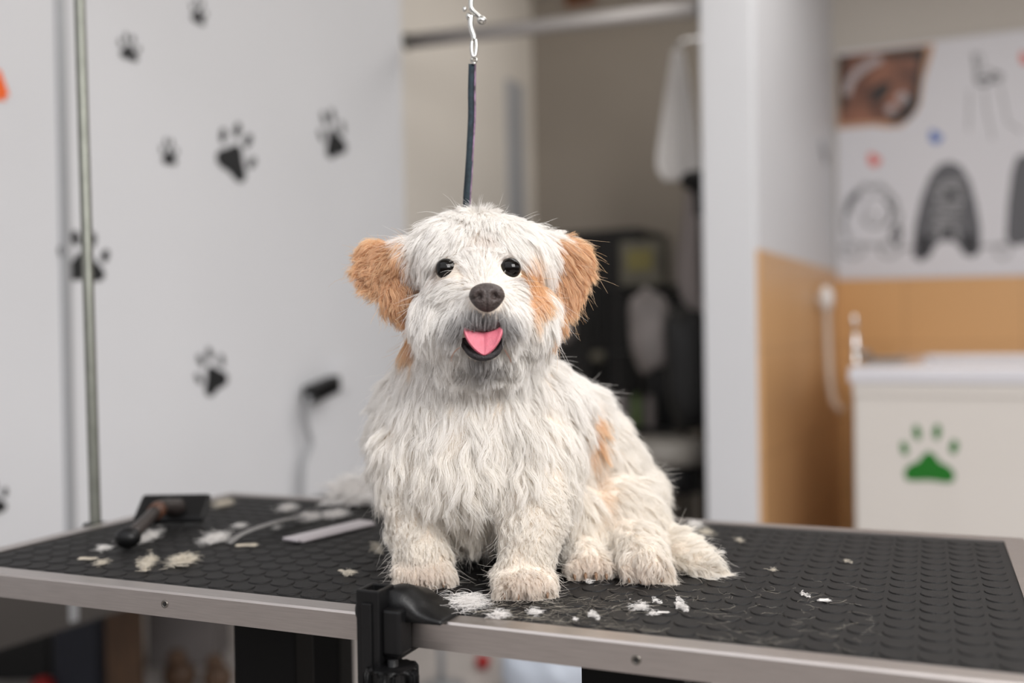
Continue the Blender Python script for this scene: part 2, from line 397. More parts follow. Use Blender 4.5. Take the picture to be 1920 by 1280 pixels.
PADG = [(0, .12), (.10, .06), (.18, -.04), (.32, -.10), (.42, -.20), (.41, -.31), (.30, -.35), (0, -.33), (-.30, -.35), (-.41, -.31), (-.42, -.20), (-.32, -.10), (-.18, -.04), (-.10, .06)]
PADG2 = [(p.x, p.y) for p in smooth_path([(*p, 0) for p in PADG+[PADG[0]]], 4)[:-1]]
TG = [(-.42, .15, .065, .11, .25), (-.20, .40, .065, .12, .2), (.14, .42, .065, .12, -.1), (.42, .20, .07, .11, -.25)]
paw(hit_v(1742, 860, 3.1415), er, .19, 0, M['green'], 'bright green paw print sticker on the tub front', None, .84, pad=PADG2, toes=TG)
# faucet on the rim's left side
q = hit_v(1604, 660, 3.55); uq, vq, _ = uvz(q)
fa = empty('faucet', room(uq, vq, ZT), RY); tag(fa, 'chrome faucet standing on the tub rim corner', 'faucet')
bm = B(); lathe(bm, [(.022, 0), (.022, .006), (.013, .012), (.012, .08), (.010, .10)], 20); obj('body', bm, M['chrome'], fa, True)
bm = B(); tube(bm, smooth_path([(0, 0, .03), (.02, .02, .034), (.035, .06, .03), (.04, .08, .02)], 5), .009, 10); obj('spout', bm, M['chrome'], fa, True)
bm = B(); tube(bm, [(0, 0, .115), (-.004, 0, .16)], [.008, .011], 10); obj('lever', bm, M['chrome'], fa, True)
# shower tray (dark flat thing on the rim)
q = hit_z(1660, 672, ZT+.01); bm = B(); box(bm, (-.07, -.04, 0), (.07, .04, .014), .006, 3)
tag(obj('soap_tray', bm, M['greypad'], None, False, (q.x, q.y, ZT+.0005), (0, 0, RY)), 'flat grey soap tray lying on the tub rim', 'tray')
# hand shower on side wall with hose
q = hit_u(1549, 560, -.690); sh = empty('hand_shower', q, RY); tag(sh, 'white hand shower with hose hung on the beige tiled wall', 'shower')
bm = B(); ellip(bm, (0, 0, 0), (.028, .040, .052)); obj('shower_head', bm, M['whiteplastic'], sh, True)
bm = B(); box(bm, (-.036, -.014, -.03), (-.005, .014, .015), .004); obj('bracket', bm, M['chrome'], sh)
hc = [q+Vector((0, 0, -.04)), hit_u(1552, 640, -.685), hit_u(1556, 710, -.67), hit_u(1564, 755, -.64), hit_u(1576, 768, -.60)]
bm = B(); tube(bm, smooth_path(hc, 6), .013, 10); o = obj('hose', bm, M['hose'], sh, True); o.matrix_parent_inverse = (Matrix.Translation(q) @ Matrix.Rotation(RY, 4, 'Z')).inverted()
q = hit_u(1543, 285, -.733); bm = B(); box(bm, (0, -.05, -.02), (.01, .05, .02), .004)
for v in bm.verts: v.co.z -= v.co.y*.5
tag(obj('wall_clip', bm, M['trim_grey'], None, False, q, (0, 0, RY)), 'small grey clip on the white wall above the tiles', 'clip')

# ------------------------------------------------------------------ poster on back wall
VP_ = VB-.0105
pc = hit_v(1740, 300, VP_); po = empty('dog_poster', pc); 
n_ = er.cross(Vector((0, 0, 1)))
Mp = Matrix.Translation(pc) @ Matrix((er, Vector((0, 0, 1)), n_)).transposed().to_4x4(); po.matrix_world = Mp
tag(po, 'large white poster with line drawings of sitting dogs', 'poster')
inv = Mp.inverted()
def L2(px, py): v = inv @ hit_v(px, py, VP_); return (v.x, v.y)
bm = B(); prism(bm, [L2(1570, 524), L2(2100, 512), L2(2100, 34), L2(1570, 98)], 0, .002); obj('paper', bm, M['paper'], po)
k_ = [0]
def flat(name, polys, m, lv=1):
    b = B()
    for pl_ in polys: 
        lo = .002+.0004*lv
        vs = [b.verts.new((*L2(x, y), lo)) for x, y in pl_]; b.faces.new(vs)
    return obj(name, b, m, po)
def flats(name, groups, m, lv=1):
    for g_ in groups: flat(name, g_, m, lv)
def stroke(pts, w):
    """polygon strip round a pixel path"""
    out = []
    for i in range(len(pts)-1):
        (x0, y0), (x1, y1) = pts[i], pts[i+1]; L = math.hypot(x1-x0, y1-y0) or 1; nx, ny = -(y1-y0)/L*w/2, (x1-x0)/L*w/2
        out.append([(x0+nx, y0+ny), (x1+nx, y1+ny), (x1-nx, y1-ny), (x0-nx, y0-ny)])
    return out
# the brown photograph
mp = bpy.data.materials.new('brown_photo'); mp.use_nodes = True; nt = mp.node_tree; bs = nt.nodes['Principled BSDF']; bs.inputs['Roughness'].default_value = .5
nz = nt.nodes.new('ShaderNodeTexNoise'); nz.inputs['Scale'].default_value = 9; nz.inputs['Detail'].default_value = 3
tc = nt.nodes.new('ShaderNodeTexCoord'); rp = nt.nodes.new('ShaderNodeValToRGB')
rp.color_ramp.elements[0].color = (*srgb((66, 36, 26)), 1); rp.color_ramp.elements[1].color = (*srgb((140, 92, 70)), 1)
rp.color_ramp.elements[0].position = .35; rp.color_ramp.elements[1].position = .62
nt.links.new(tc.outputs['Object'], nz.inputs[0]); nt.links.new(nz.outputs['Fac'], rp.inputs[0]); nt.links.new(rp.outputs[0], bs.inputs['Base Color'])
M['tanpaper'] = mat('tan_border', (180, 140, 110), .6); M['photo_dark'] = mat('photo_dark', (26, 20, 18), .5); M['photo_white'] = mat('photo_white', (170, 160, 160), .5)
M['photo_line'] = mat('photo_line', (60, 40, 32), .5)
flat('photo_border', [[(1570, 105), (1752, 82), (1745, 110), (1732, 150), (1726, 195), (1715, 215), (1690, 238), (1662, 240), (1640, 236), (1570, 242)]], M['tanpaper'], 1)
flat('photo', [[(1572, 106), (1738, 88), (1728, 140), (1722, 195), (1708, 222), (1680, 234), (1658, 228), (1630, 229), (1574, 233)]], mp, 2)
arc = [(1588, 178), (1590, 162), (1600, 144), (1615, 130), (1634, 118), (1652, 110)]
flat('photo_dark_marking', [[(1572, 106), (1590, 104), (1580, 150), (1590, 195), (1574, 210)], [(1640, 99), (1736, 89), (1726, 150), (1722, 195), (1706, 220), (1680, 230), (1664, 226), (1690, 205), (1712, 170), (1722, 110), (1680, 108), (1650, 104)], [(1632, 172), (1648, 158), (1666, 152), (1672, 160), (1664, 178), (1650, 190), (1634, 192)]], M['photo_dark'], 3)
flats('photo_pale_marking', [stroke(arc, 15), [[(1682, 178), (1696, 172), (1704, 184), (1694, 196), (1684, 192)]], [[(1662, 200), (1676, 196), (1682, 208), (1670, 214), (1662, 210)]]], M['photo_white'], 4)
# drawings: outline of fluffy dogs, small coloured marks, thin lines
def fuzzy(cx, cy, rx, ry, n, w, a0=0, a1=2*PI, jag=.05, seed=1):
    rr = random.Random(seed); pts = []
    for i in range(n+1):
        t = a0+(a1-a0)*i/n; k = 1+jag*rr.uniform(-1, 1); pts.append((cx+rx*k*math.cos(t), cy-ry*k*math.sin(t)))
    return stroke(pts, w)
flat('drawn_curly_dog', fuzzy(1634, 410, 52, 62, 40, 9, R(-35), R(215), .08, 1)+fuzzy(1644, 398, 26, 30, 26, 4, jag=.12, seed=2)+fuzzy(1636, 412, 14, 12, 14, 4, jag=.2, seed=3)+fuzzy(1600, 470, 20, 14, 14, 6, jag=.1, seed=4)+fuzzy(1668, 468, 18, 14, 14, 6, jag=.1, seed=5)+stroke([(1606, 458), (1664, 462)], 7), M['ink_light'], 1)
flats('curly_dog_dark_marking', [fuzzy(1634, 410, 46, 56, 16, 8, R(120), R(170), .1, 8), fuzzy(1650, 398, 22, 26, 12, 6, R(-60), R(60), .1, 9), fuzzy(1680, 440, 8, 18, 10, 6, jag=.2, seed=6)], M['ink'], 2)
body_ = [(1712, 466), (1716, 420), (1728, 370), (1744, 330), (1762, 308), (1782, 303), (1802, 312), (1818, 338), (1830, 380), (1838, 425), (1838, 470), (1824, 482), (1808, 478), (1798, 462), (1786, 452), (1764, 452), (1752, 462), (1744, 480), (1726, 490), (1712, 482)]
M['ink_mid'] = mat('ink_mid', (88, 88, 92), .6)
flat('drawn_shaggy_dog', [body_], M['ink_mid'], 1)
lt = []; wl_ = []
rr = random.Random(5)
for i in range(34):
    wl_.append((1778+(30+i*.3)*math.sin(i*1.9)+rr.uniform(-5, 5), 332+i*3.3+rr.uniform(-4, 4)))
lt = stroke(wl_, 3)
flats('shaggy_dog_light_marking', [lt, fuzzy(1782, 372, 22, 24, 20, 4, jag=.1, seed=12), stroke([(1762, 425), (1758, 450)], 7), stroke([(1792, 425), (1796, 450)], 7)], M['ink_light'], 2)
flats('shaggy_dog_dark_marking', [[[(1718, 440), (1750, 445), (1744, 478), (1720, 484)]], [[(1800, 440), (1832, 440), (1832, 478), (1808, 474)]], [[(1772, 355), (1792, 355), (1790, 374), (1776, 376)]], [[(1772, 425), (1786, 425), (1786, 448), (1774, 448)]]], M['ink'], 3)
flat('drawn_long_dog', [[(1886, 440), (1890, 380), (1898, 320), (1908, 292), (1930, 290), (1950, 340), (1958, 440), (1950, 470), (1925, 455), (1905, 462), (1890, 456)]], M['ink_mid'], 1)
flats('leash_line_marking', [stroke([(1575, 462), (1602, 468)], 5), stroke([(1686, 468), (1716, 462)], 6), stroke([(1838, 462), (1890, 460)], 6), fuzzy(1880, 470, 14, 14, 12, 5, jag=.1, seed=14)], M['ink_light'], 1)
flat('drawn_standing_dog', stroke([(1826, 100), (1832, 130), (1830, 150)], 8)+stroke([(1846, 130), (1870, 138), (1876, 160)], 5)+stroke([(1818, 170), (1816, 245)], 4)+stroke([(1846, 170), (1850, 210), (1862, 262)], 4)+stroke([(1876, 165), (1890, 230), (1916, 248)], 4)+fuzzy(1835, 118, 8, 18, 10, 4, jag=.3, seed=16), M['ink_light'], 1)
flat('standing_dog_dark_marking', fuzzy(1845, 152, 14, 8, 9, 5, jag=.5, seed=18)+fuzzy(1868, 146, 9, 8, 9, 4, jag=.5, seed=19), M['ink'], 2)
M['blue'] = mat('blue_ink', (60, 98, 170), .5); M['redink'] = mat('red_ink', (205, 96, 84), .5)
def dot(name, x, y, r, m): flat(name, [[(x+r*(.8+.2*math.cos(3*t))*math.cos(t), y+r*(.8+.2*math.sin(2*t))*math.sin(t)) for t in [2*PI*i/18 for i in range(18)]]], m, 2)
dot('blue_mark', 1753, 257, 15, M['blue']); dot('red_mark', 1638, 300, 15, M['redink']); dot('red_mark', 1922, 110, 14, M['redink'])

# ------------------------------------------------------------------ below the table, far side
def bottombox(name, px0, px1, pytop, dist, m, label, cat, dy=.1, lid=None):
    p0 = P(px0, pytop, dist); p1 = P(px1, pytop, dist); w_ = (p1-p0).length/2; c_ = (p0+p1)/2
    e = empty(name, (c_.x, c_.y+dy, 0)); tag(e, label, cat)
    b = B(); box(b, (-w_, -dy, .0), (w_, dy, c_.z), .008); obj('body', b, m, e)
    b = B(); box(b, (-w_*1.03, -dy*1.03, c_.z), (w_*1.03, dy*1.03, c_.z+.02), .006); obj('lid', b, lid or m, e)
    return e
bottombox('navy_crate', 96, 182, 1120, 2.95, M['navy'], 'dark navy storage crate under the white wall panel', 'crate')
bottombox('black_bin', -60, 92, 1170, 3.1, M['blackmat'], 'black bin under the white wall panel, left of navy crate', 'bin')
bottombox('cardboard_box', 272, 398, 1100, 3.2, M['greycard'], 'dull grey cardboard box beyond the brown wooden board', 'box')
p_ = P(232, 1100, 2.85); bm = B(); box(bm, (-.05, -.015, 0), (.05, .015, p_.z), .003); tag(obj('wooden_board', bm, M['brown'], None, False, (p_.x, p_.y, 0)), 'upright brown wooden board beside the navy crate', 'board')
for (x, y, d, r_, mm, lb, nm, ct) in ((80, 1290, 2.6, .035, 'red', 'dull red ball on the dark floor at lower left', 'red_ball', 'ball'), (905, 1240, 3.15, .024, 'red', 'small red ball on the floor beneath the table front', 'red_ball', 'ball')):
    q = hit_z(x, y, r_); bm = B(); ellip(bm, (0, 0, 0), (r_, r_, r_)); tag(obj(nm, bm, M[mm], None, True, q), lb, ct)
for (x, y, rr_, lb) in ((338, 1278, .05, 'brown soft toy on the floor left of the other brown toy'), (408, 1280, .045, 'brown soft toy on the floor nearest the black table leg')):
    q = hit_z(x, y, .03); e = empty('plush_toy', (q.x, q.y, 0)); tag(e, lb, 'toy', 'brown toys on the floor')
    bm = B(); ellip(bm, (0, 0, rr_), (rr_, rr_*.8, rr_)); obj('body', bm, M['brown'], e, True)
    bm = B(); ellip(bm, (0, -rr_*.5, rr_*2.2), (rr_*.6, rr_*.55, rr_*.55)); obj('head', bm, M['brown'], e, True)
q = hit_z(1020, 1262, .07); soft('plastic_bag', (q.x, q.y, .072), (.13, .10, .075), M['bluewhite'], 'pale blue white plastic bag on the floor under the table', 'bag', k=2.4)
q0 = hit_z(828, 1290, 0); bm = B(); tube(bm, [(q0.x, q0.y, .0), (q0.x, q0.y, .35)], .012, 10); 
e = empty('floor_stand', (q0.x, q0.y, 0)); tag(e, 'thin grey stand pole seen beneath the table beside the clamp', 'stand')
bm = B(); tube(bm, [(0, 0, .01), (0, 0, .38)], .011, 10); obj('pole', bm, M['trim_grey'], e, True)
bm = B(); lathe(bm, [(.07, 0), (.07, .008), (.02, .015)], 20); obj('base', bm, M['trim_grey'], e, True)

# ------------------------------------------------------------------ grooming table
TY = R(-22.736); TC = Vector((-.0355, 1.1826, 0)); W, D, ZTB = 1.140, .5057, .80
tM = Matrix.Translation(TC) @ Matrix.Rotation(TY, 4, 'Z'); tI = tM.inverted()
def tl(px, py, z=ZTB):
    v = tI @ hit_z(px, py, z); return v
gt = empty('grooming_table', TC, TY); tag(gt, 'dog grooming table with studded black rubber top and aluminium edging', 'table')
# mat with round studs
bm = B(); box(bm, (-W/2, -D/2, ZTB-.006), (W/2, D/2, ZTB-.0012))
nx, ny, pt = 39, 17, .0289
st_prof = [(.0128, -.0012), (.0124, -.0003), (.0117, 0)]
for i in range(nx):
    for j in range(ny):
        cx, cy = (i-(nx-1)/2)*pt, (j-(ny-1)/2)*pt
        if abs(cx) > W/2-.013 or abs(cy) > D/2-.013: continue
        rings = []
        for r_, z_ in st_prof:
            rings.append([bm.verts.new((cx+r_*math.cos(2*PI*k/22), cy+r_*math.sin(2*PI*k/22), ZTB+z_)) for k in range(22)])
        for a_, b2 in zip(rings, rings[1:]):
            for k in range(22): bm.faces.new((a_[k], a_[(k+1) % 22], b2[(k+1) % 22], b2[k]))
        bm.faces.new(rings[-1])
obj('rubber_mat', bm, M['rubber'], gt)
S = .024; FH = .0255
def rail(p0, p1, inward):
    """mitred L-profile edging; p0->p1 outer edge"""
    b = B(); d = (p1-p0).normalized()
    sec = [(0, -FH), (0, -.0015), (.0015, 0.0006), (S, 0.0006), (S, -.002), (.003, -.002), (.003, -FH)]
    va = []; vb = []
    for x, z in sec:
        va.append(b.verts.new(p0 + inward*x + d*x + Vector((0, 0, ZTB+z)))); vb.append(b.verts.new(p1 + inward*x - d*x + Vector((0, 0, ZTB+z))))
    n = len(sec)
    for i in range(n): b.faces.new((va[i], va[(i+1) % n], vb[(i+1) % n], vb[i]))
    b.faces.new(va); b.faces.new(vb[::-1])
    return obj('frame_rail', b, M['alu'], gt)
ox, oy = W/2+S, D/2+S
cs = [Vector((-ox, -oy, 0)), Vector((ox, -oy, 0)), Vector((ox, oy, 0)), Vector((-ox, oy, 0))]
inw = [Vector((0, 1, 0)), Vector((-1, 0, 0)), Vector((0, -1, 0)), Vector((1, 0, 0))]
rails = [rail(cs[i], cs[(i+1) % 4], inw[i]) for i in range(4)]
for px, py in ((309, 1132), (1193, 1237)):
    r_ = ray(px, py); o0 = tI @ CAM; d0 = tI.to_3x3() @ r_; t = (-oy-o0.y)/d0.y; q = o0+d0*t
    b = B(); Mx = Matrix.Translation((q.x, -oy-.0003, q.z)) @ Matrix.Rotation(R(90), 4, 'X')
    lathe(b, [(.0042, -.001), (.0042, .0004), (.0036, .0009), (.002, .0002), (.0018, -.0008)], 20, Mx)
    s_ = obj('screw', b, M['screw'], rails[0], True)
    b = B(); lathe(b, [(.0019, 0), (.0019, .0006)], 6, Matrix.Translation((q.x, -oy-.0006, q.z)) @ Matrix.Rotation(R(90), 4, 'X')); obj('screw_socket', b, M['hole'], rails[0])
bm = B(); box(bm, (-ox+.003, -oy+.003, ZTB-.024), (ox-.003, oy-.003, ZTB-.006)); obj('base_board', bm, M['underboard'], gt)
# legs and under frame
def pxx(px, ly, z):   # table-local x on the vertical plane y=ly seen at column px
    o0 = tI @ CAM; d0 = tI.to_3x3() @ ray(px, 1250); return (o0+d0*((ly-o0.y)/d0.y)).x
for (ly, a_, b2) in ((-.12, 458, 572), (-.12, 1100, 1290), (.12, 520, 651), (.12, 1180, 1330)):
    x0, x1 = pxx(a_, ly, 0), pxx(b2, ly, 0)
    bm = B(); box(bm, (x0, ly-.02, .03), (x1, ly+.02, ZTB-.03), .004); lg = obj('leg', bm, M['blk_paint'], gt)
    bm = B(); box(bm, (x0-.02, ly-.05, 0), (x1+.02, ly+.05, .03), .008); obj('foot_plate', bm, M['blk_paint'], lg)
bm = B(); box(bm, (-.42, -.15, ZTB-.045), (.42, .15, ZTB-.0245), .004); obj('support_frame', bm, M['blk_paint'], gt)

# ------------------------------------------------------------------ clamp on the front edge
q = tl(722, 1154); cxl = q.x
cl = empty('table_clamp', tM @ Vector((cxl, -oy, ZTB)), TY); tag(cl, 'black plastic clamp gripping the table\'s front edge', 'clamp')
hw = .0118
bm = B()   # square sleeve with an open top
zt_, zb_ = .031, -.17
outer = [(-hw, -.030), (hw, -.030), (hw, -.0015), (-hw, -.0015)]; inner = [(-hw+.004, -.026), (hw-.004, -.026), (hw-.004, -.0055), (-hw+.004, -.0055)]
vo = [[bm.verts.new((x, y, z)) for x, y in outer] for z in (zb_, zt_)]; vi = [[bm.verts.new((x, y, z)) for x, y in inner] for z in (-.02, zt_)]
for i in range(4):
    j = (i+1) % 4
    bm.faces.new((vo[0][i], vo[0][j], vo[1][j], vo[1][i])); bm.faces.new((vi[0][j], vi[0][i], vi[1][i], vi[1][j])); bm.faces.new((vo[1][i], vo[1][j], vi[1][j], vi[1][i]))
bm.faces.new(vi[0]); bm.faces.new(vo[0][::-1])
sl = obj('sleeve', bm, M['blk'], cl); md = sl.modifiers.new('b', 'BEVEL'); md.width = .0012; md.segments = 2
bm = B(); box(bm, (-.005, -.0325, -.10), (.005, -.0295, .020), .001); obj('rib', bm, M['blk'], sl)
# upper jaw: block behind the sleeve that sweeps out to a flat shoe on the table
prof = [(-.014, .024), (.0, .0275), (.010, .026), (.018, .020), (.026, .0125), (.037, .0075), (.049, .0045), (.051, .0015)]
bm = B(); rows = []
prs = smooth_path([(x, 0, z) for x, z in prof], 4)
for p in prs:
    t = min(1, max(0, (p.x+.014)/.063)); y0 = -.010-.004*(1-t); y1 = .030+.022*t
    if p.x > .03: y1 -= (p.x-.03)*.4
    rows.append([bm.verts.new((p.x, y0+ (0 if t < .35 else .008*(t-.35)), max(p.z, .0012))), bm.verts.new((p.x, (y0+y1)/2, max(p.z*1.05, .0014))), bm.verts.new((p.x, y1, max(p.z*.75, .0012))), bm.verts.new((p.x, y1+.004, .0009)), bm.verts.new((p.x, y0-.002, .0009))])
for a_, b2 in zip(rows, rows[1:]):
    for k in range(5): bm.faces.new((a_[k], a_[(k+1) % 5], b2[(k+1) % 5], b2[k]))
bm.faces.new(rows[0]); bm.faces.new(rows[-1][::-1])
for v in bm.verts: v.co.y += .0; 
bmesh.ops.translate(bm, vec=(hw+.001, .0, 0), verts=bm.verts)
jw = obj('upper_jaw', bm, M['blk'], cl, True)
bm = B(); box(bm, (-.020, -.004, .0009), (.040, .060, .0050), .002); obj('jaw_shoe', bm, M['blk'], cl)
bm = B(); ellip(bm, (-.014, -.012, .008), (.008, .010, .013)); obj('side_boss', bm, M['blk'], cl, True)
bm = B(); box(bm, (hw-.001, -.025, -.028), (hw+.018, -.0012, .014), .003); obj('web', bm, M['blk'], cl)
bm = B(); box(bm, (-.008, -.020, -.034), (.024, .040, -.027), .002); lj = obj('lower_jaw', bm, M['blk'], cl)
bm = B(); tube(bm, [(.022, -.024, -.12), (.022, -.024, -.030)], .005, 14); obj('threaded_rod', bm, M['blk'], cl, True)
bm = B(); poly = []
for i in range(60):
    t = 2*PI*i/60; r_ = .0215*(1+.22*math.cos(5*t+.6)); poly.append((r_*math.cos(t), r_*math.sin(t)))
prism(bm, poly, -.062, -.036, .005, None); bmesh.ops.translate(bm, vec=(.022, -.024, 0), verts=bm.verts); obj('knob', bm, M['blk'], cl, True)
bm = B(); ellip(bm, (-.010, -.020, -.072), (.009, .016, .010)); obj('side_nut', bm, M['blk'], cl, True)

# ------------------------------------------------------------------ grooming arm: pole at the back left, bent above the dog
pz = tl(178, 984); pb = P(179, 984, 1.445); ptop = P(149, 0, 1.46)
dirp = (ptop-pb).normalized()
top = ptop + dirp*.10
hook = P(884, -150, 1.075)
ga = empty('grooming_post', (pb.x, pb.y, ZTB)); tag(ga, 'slim metal grooming post rising behind the table corner', 'grooming arm')
gi = Matrix.Translation((-pb.x, -pb.y, -ZTB))
low = pb - dirp*.065
pts = [low, pb, ptop, top] 
bend = smooth_path([top, top+dirp*.04+(hook-top).normalized()*.02, top.lerp(hook, .08)+Vector((0, 0, .05))], 6)
hook_t = Vector((hook.x, hook.y, max(hook.z, bend[-1].z)+.0))
bm = B(); tube(bm, pts+bend[1:]+[hook_t], .0079, 16); o = obj('pole', bm, M['pole'], ga, True); o.matrix_parent_inverse = gi
bm = B(); tube(bm, smooth_path([hook_t, hook_t+Vector((.0, 0, -.012)), P(886, -40, 1.075)], 4), .0022, 8); o = obj('hanging_eye', bm, M['steel'], ga, True); o.matrix_parent_inverse = gi
pl_ = tI @ pb
bm = B(); box(bm, (-.014, -.013, -.06), (.013, .014, -.005), .004); o = obj('arm_clamp', bm, M['blk'], ga); o.location = (0, 0, 0); o.rotation_euler = (0, 0, TY)

# ------------------------------------------------------------------ leash: chain clip and strap
DL = 1.075
ls = empty('grooming_leash', P(885, 120, DL)); tag(ls, 'dark blue grooming noose strap hanging from a metal swivel clip', 'leash')
li = Matrix.Translation(-ls.location)
def lpart(name, b, m, par=None, smooth=True):
    o = obj(name, b, m, ls, smooth); o.matrix_parent_inverse = li; return o
sc = DL/F
q = lambda x, y, dd=0: P(x, y, DL+dd)
bm = B(); tube(bm, smooth_path([q(884, -40), q(884, -8), q(883, 10), q(886, 20), q(897, 30), q(904, 38)], 6), .0026, 12); lpart('clip_hook', bm, M['steel'])
bm = B(); ellip(bm, q(903, 38), (.0052, .0045, .0046)); lpart('clip_thumb_bolt', bm, M['steel'])
bm = B(); ellip(bm, q(879, 31), (.0030, .0030, .0042)); ellip(bm, q(871, 17), (.0022, .0022, .0030)); lpart('clip_gate', bm, M['steel'])
bm = B(); tube(bm, smooth_path([q(884, 28), q(882, 42), q(884, 56), q(888, 68), q(889, 74)], 5), [.0032]*6+[.0022]*15, 12) if 0 else tube(bm, smooth_path([q(884, 28), q(882, 42), q(884, 56), q(888, 68), q(889, 74)], 5), .0028, 12); lpart('swivel_stem', bm, M['steel'])
bm = B(); tube(bm, smooth_path([q(885, 76), q(884, 90), q(886, 104), q(890, 106), q(893, 90), q(892, 76), q(888, 72), q(885, 76)], 5), .0018, 8); lpart('swivel_link', bm, M['steel'])
bm = B(); tube(bm, smooth_path([q(884, 112), q(888, 107, .004), q(893, 112), q(889, 119, -.004), q(884, 114)], 5), .0014, 8); lpart('ring', bm, M['steel'])
# strap (flat, slightly twisted ribbon)
mst = mat('strap_weave', (30, 44, 52), .8, noise=.5, nscale=160, bump=.5, bscale=900)
path = smooth_path([q(885, 120), q(884, 170), q(884, 220), q(881, 280), q(878, 330), q(875, 372), q(874, 430, .01)], 8)
for nm, dx, wd, mm in (('strap', 0, .0037, mst), ('strap_edge_stripe', .0036, .0009, mat('strap_edge', (120, 96, 118), .8, noise=.7, nscale=140))):
    bm = B(); prev = None
    for i, p in enumerate(path):
        a_ = .35*math.sin(i*.12); wv = Vector((math.cos(a_), math.sin(a_), 0))
        c_ = p + Vector((dx, 0, 0)) - Vector((0, .0002 if dx else 0, 0)); t_ = Vector((-wv.y, wv.x, 0))*.0011
        cur = [bm.verts.new(c_-wv*wd-t_), bm.verts.new(c_+wv*wd-t_), bm.verts.new(c_+wv*wd+t_), bm.verts.new(c_-wv*wd+t_)]
        if prev:
            for k in range(4): bm.faces.new((prev[k], prev[(k+1) % 4], cur[(k+1) % 4], cur[k]))
        else: bm.faces.new(cur)
        prev = cur
    bm.faces.new(prev); lpart(nm, bm, mm)

# ------------------------------------------------------------------ things on the table
sb = empty('slicker_brush', hit_z(314, 986, ZTB+.0004)); tag(sb, 'black slicker brush with a rectangular head and long handle', 'brush')
hp = sb.location.copy(); tail = hit_z(240, 1028, ZTB+.0004); dv = (tail-hp); ang = math.atan2(dv.y, dv.x)
# head: tilted rectangular pad
hl = empty('tmp')
bpy.data.objects.remove(hl)
ha = math.atan2((hit_z(395, 985, ZTB)-hit_z(262, 985, ZTB)).y, (hit_z(395, 985, ZTB)-hit_z(262, 985, ZTB)).x)
wv = (hit_z(392, 988, ZTB)-hit_z(262, 988, ZTB)).length
Hm = Matrix.Rotation(ha+R(4), 4, 'Z') @ Matrix.Translation((0, .020, .019)) @ Matrix.Rotation(R(36), 4, 'X')
bm = B(); box(bm, (-wv/2, -.024, -.005), (wv/2, .028, .006), .006, 3); bmesh.ops.transform(bm, matrix=Hm, verts=bm.verts); obj('brush_head', bm, M['blk'], sb)
bm = B(); box(bm, (-wv/2+.006, -.019, -.0075), (wv/2-.006, .021, -.005), .001); bmesh.ops.transform(bm, matrix=Hm, verts=bm.verts); obj('pin_pad', bm, M['greypad'], sb)
L_ = dv.length; dn = dv.normalized()
M['handle'] = mat('brush_handle', (44, 38, 36), .45, noise=.3, nscale=30); M['copper'] = mat('copper_band', (80, 50, 34), .5)
bm = B(); tube(bm, smooth_path([Vector((.012, .012, .024)), dn*L_*.18+Vector((0, 0, .030)), dn*L_*.5+Vector((0, 0, .024)), dn*L_*.9+Vector((0, 0, .014))], 6), [.012]*4+[.0105]*5+[.0085]*6+[.009]*4, 14); obj('handle', bm, M['handle'], sb, True)
bm = B(); tube(bm, [dn*L_*.22+Vector((0, 0, .0298)), dn*L_*.34+Vector((0, 0, .0275))], .0112, 14); obj('copper_band', bm, M['copper'], sb, True)
bm = B(); ellip(bm, dn*L_*1.0+Vector((0, 0, .0135)), (.016, .013, .0132)); obj('handle_end', bm, M['blk'], sb, True)

c0 = hit_z(560, 1016, ZTB+.001); c1 = hit_z(700, 982, ZTB+.001); dv = c1-c0
M['combm'] = mat('comb_metal', (190, 184, 187), .35, .3)
cb = empty('grooming_comb', c0, math.atan2(dv.y, dv.x)); tag(cb, 'pale flat grooming comb lying behind the dog\'s paw', 'comb')
L_ = dv.length; bm = B(); box(bm, (-.004, -.002, 0), (L_, .026, .004), .0015); obj('spine', bm, M['combm'], cb)
bm = B(); box(bm, (0, -.009, .0005), (L_-.004, -.0022, .0022)); obj('tooth_strip', bm, M['combm'], cb)
bm = B()
pts = [hit_z(428, 1018, ZTB+.002), hit_z(455, 1000, ZTB+.010), hit_z(495, 985, ZTB+.014), hit_z(545, 972, ZTB+.010), hit_z(590, 968, ZTB+.003)]
sp = smooth_path(pts, 8); prev = None
for i, p in enumerate(sp):
    t = (sp[min(i+1, len(sp)-1)]-sp[max(i-1, 0)]).normalized(); s_ = t.cross(Vector((0, 0, 1))).normalized()*.0055; u_ = Vector((0, 0, .0008))
    cur = [bm.verts.new(p-s_-u_), bm.verts.new(p+s_-u_), bm.verts.new(p+s_+u_), bm.verts.new(p-s_+u_)]
    if prev:
        for k in range(4): bm.faces.new((prev[k], prev[(k+1) % 4], cur[(k+1) % 4], cur[k]))
    else: bm.faces.new(cur)
    prev = cur
bm.faces.new(prev); M['strapg'] = mat('grey_strap', (120, 118, 116), .5)
tag(obj('grey_strap', bm, M['strapg'], None, True), 'narrow curved grey strap lying between brush and comb', 'strap')

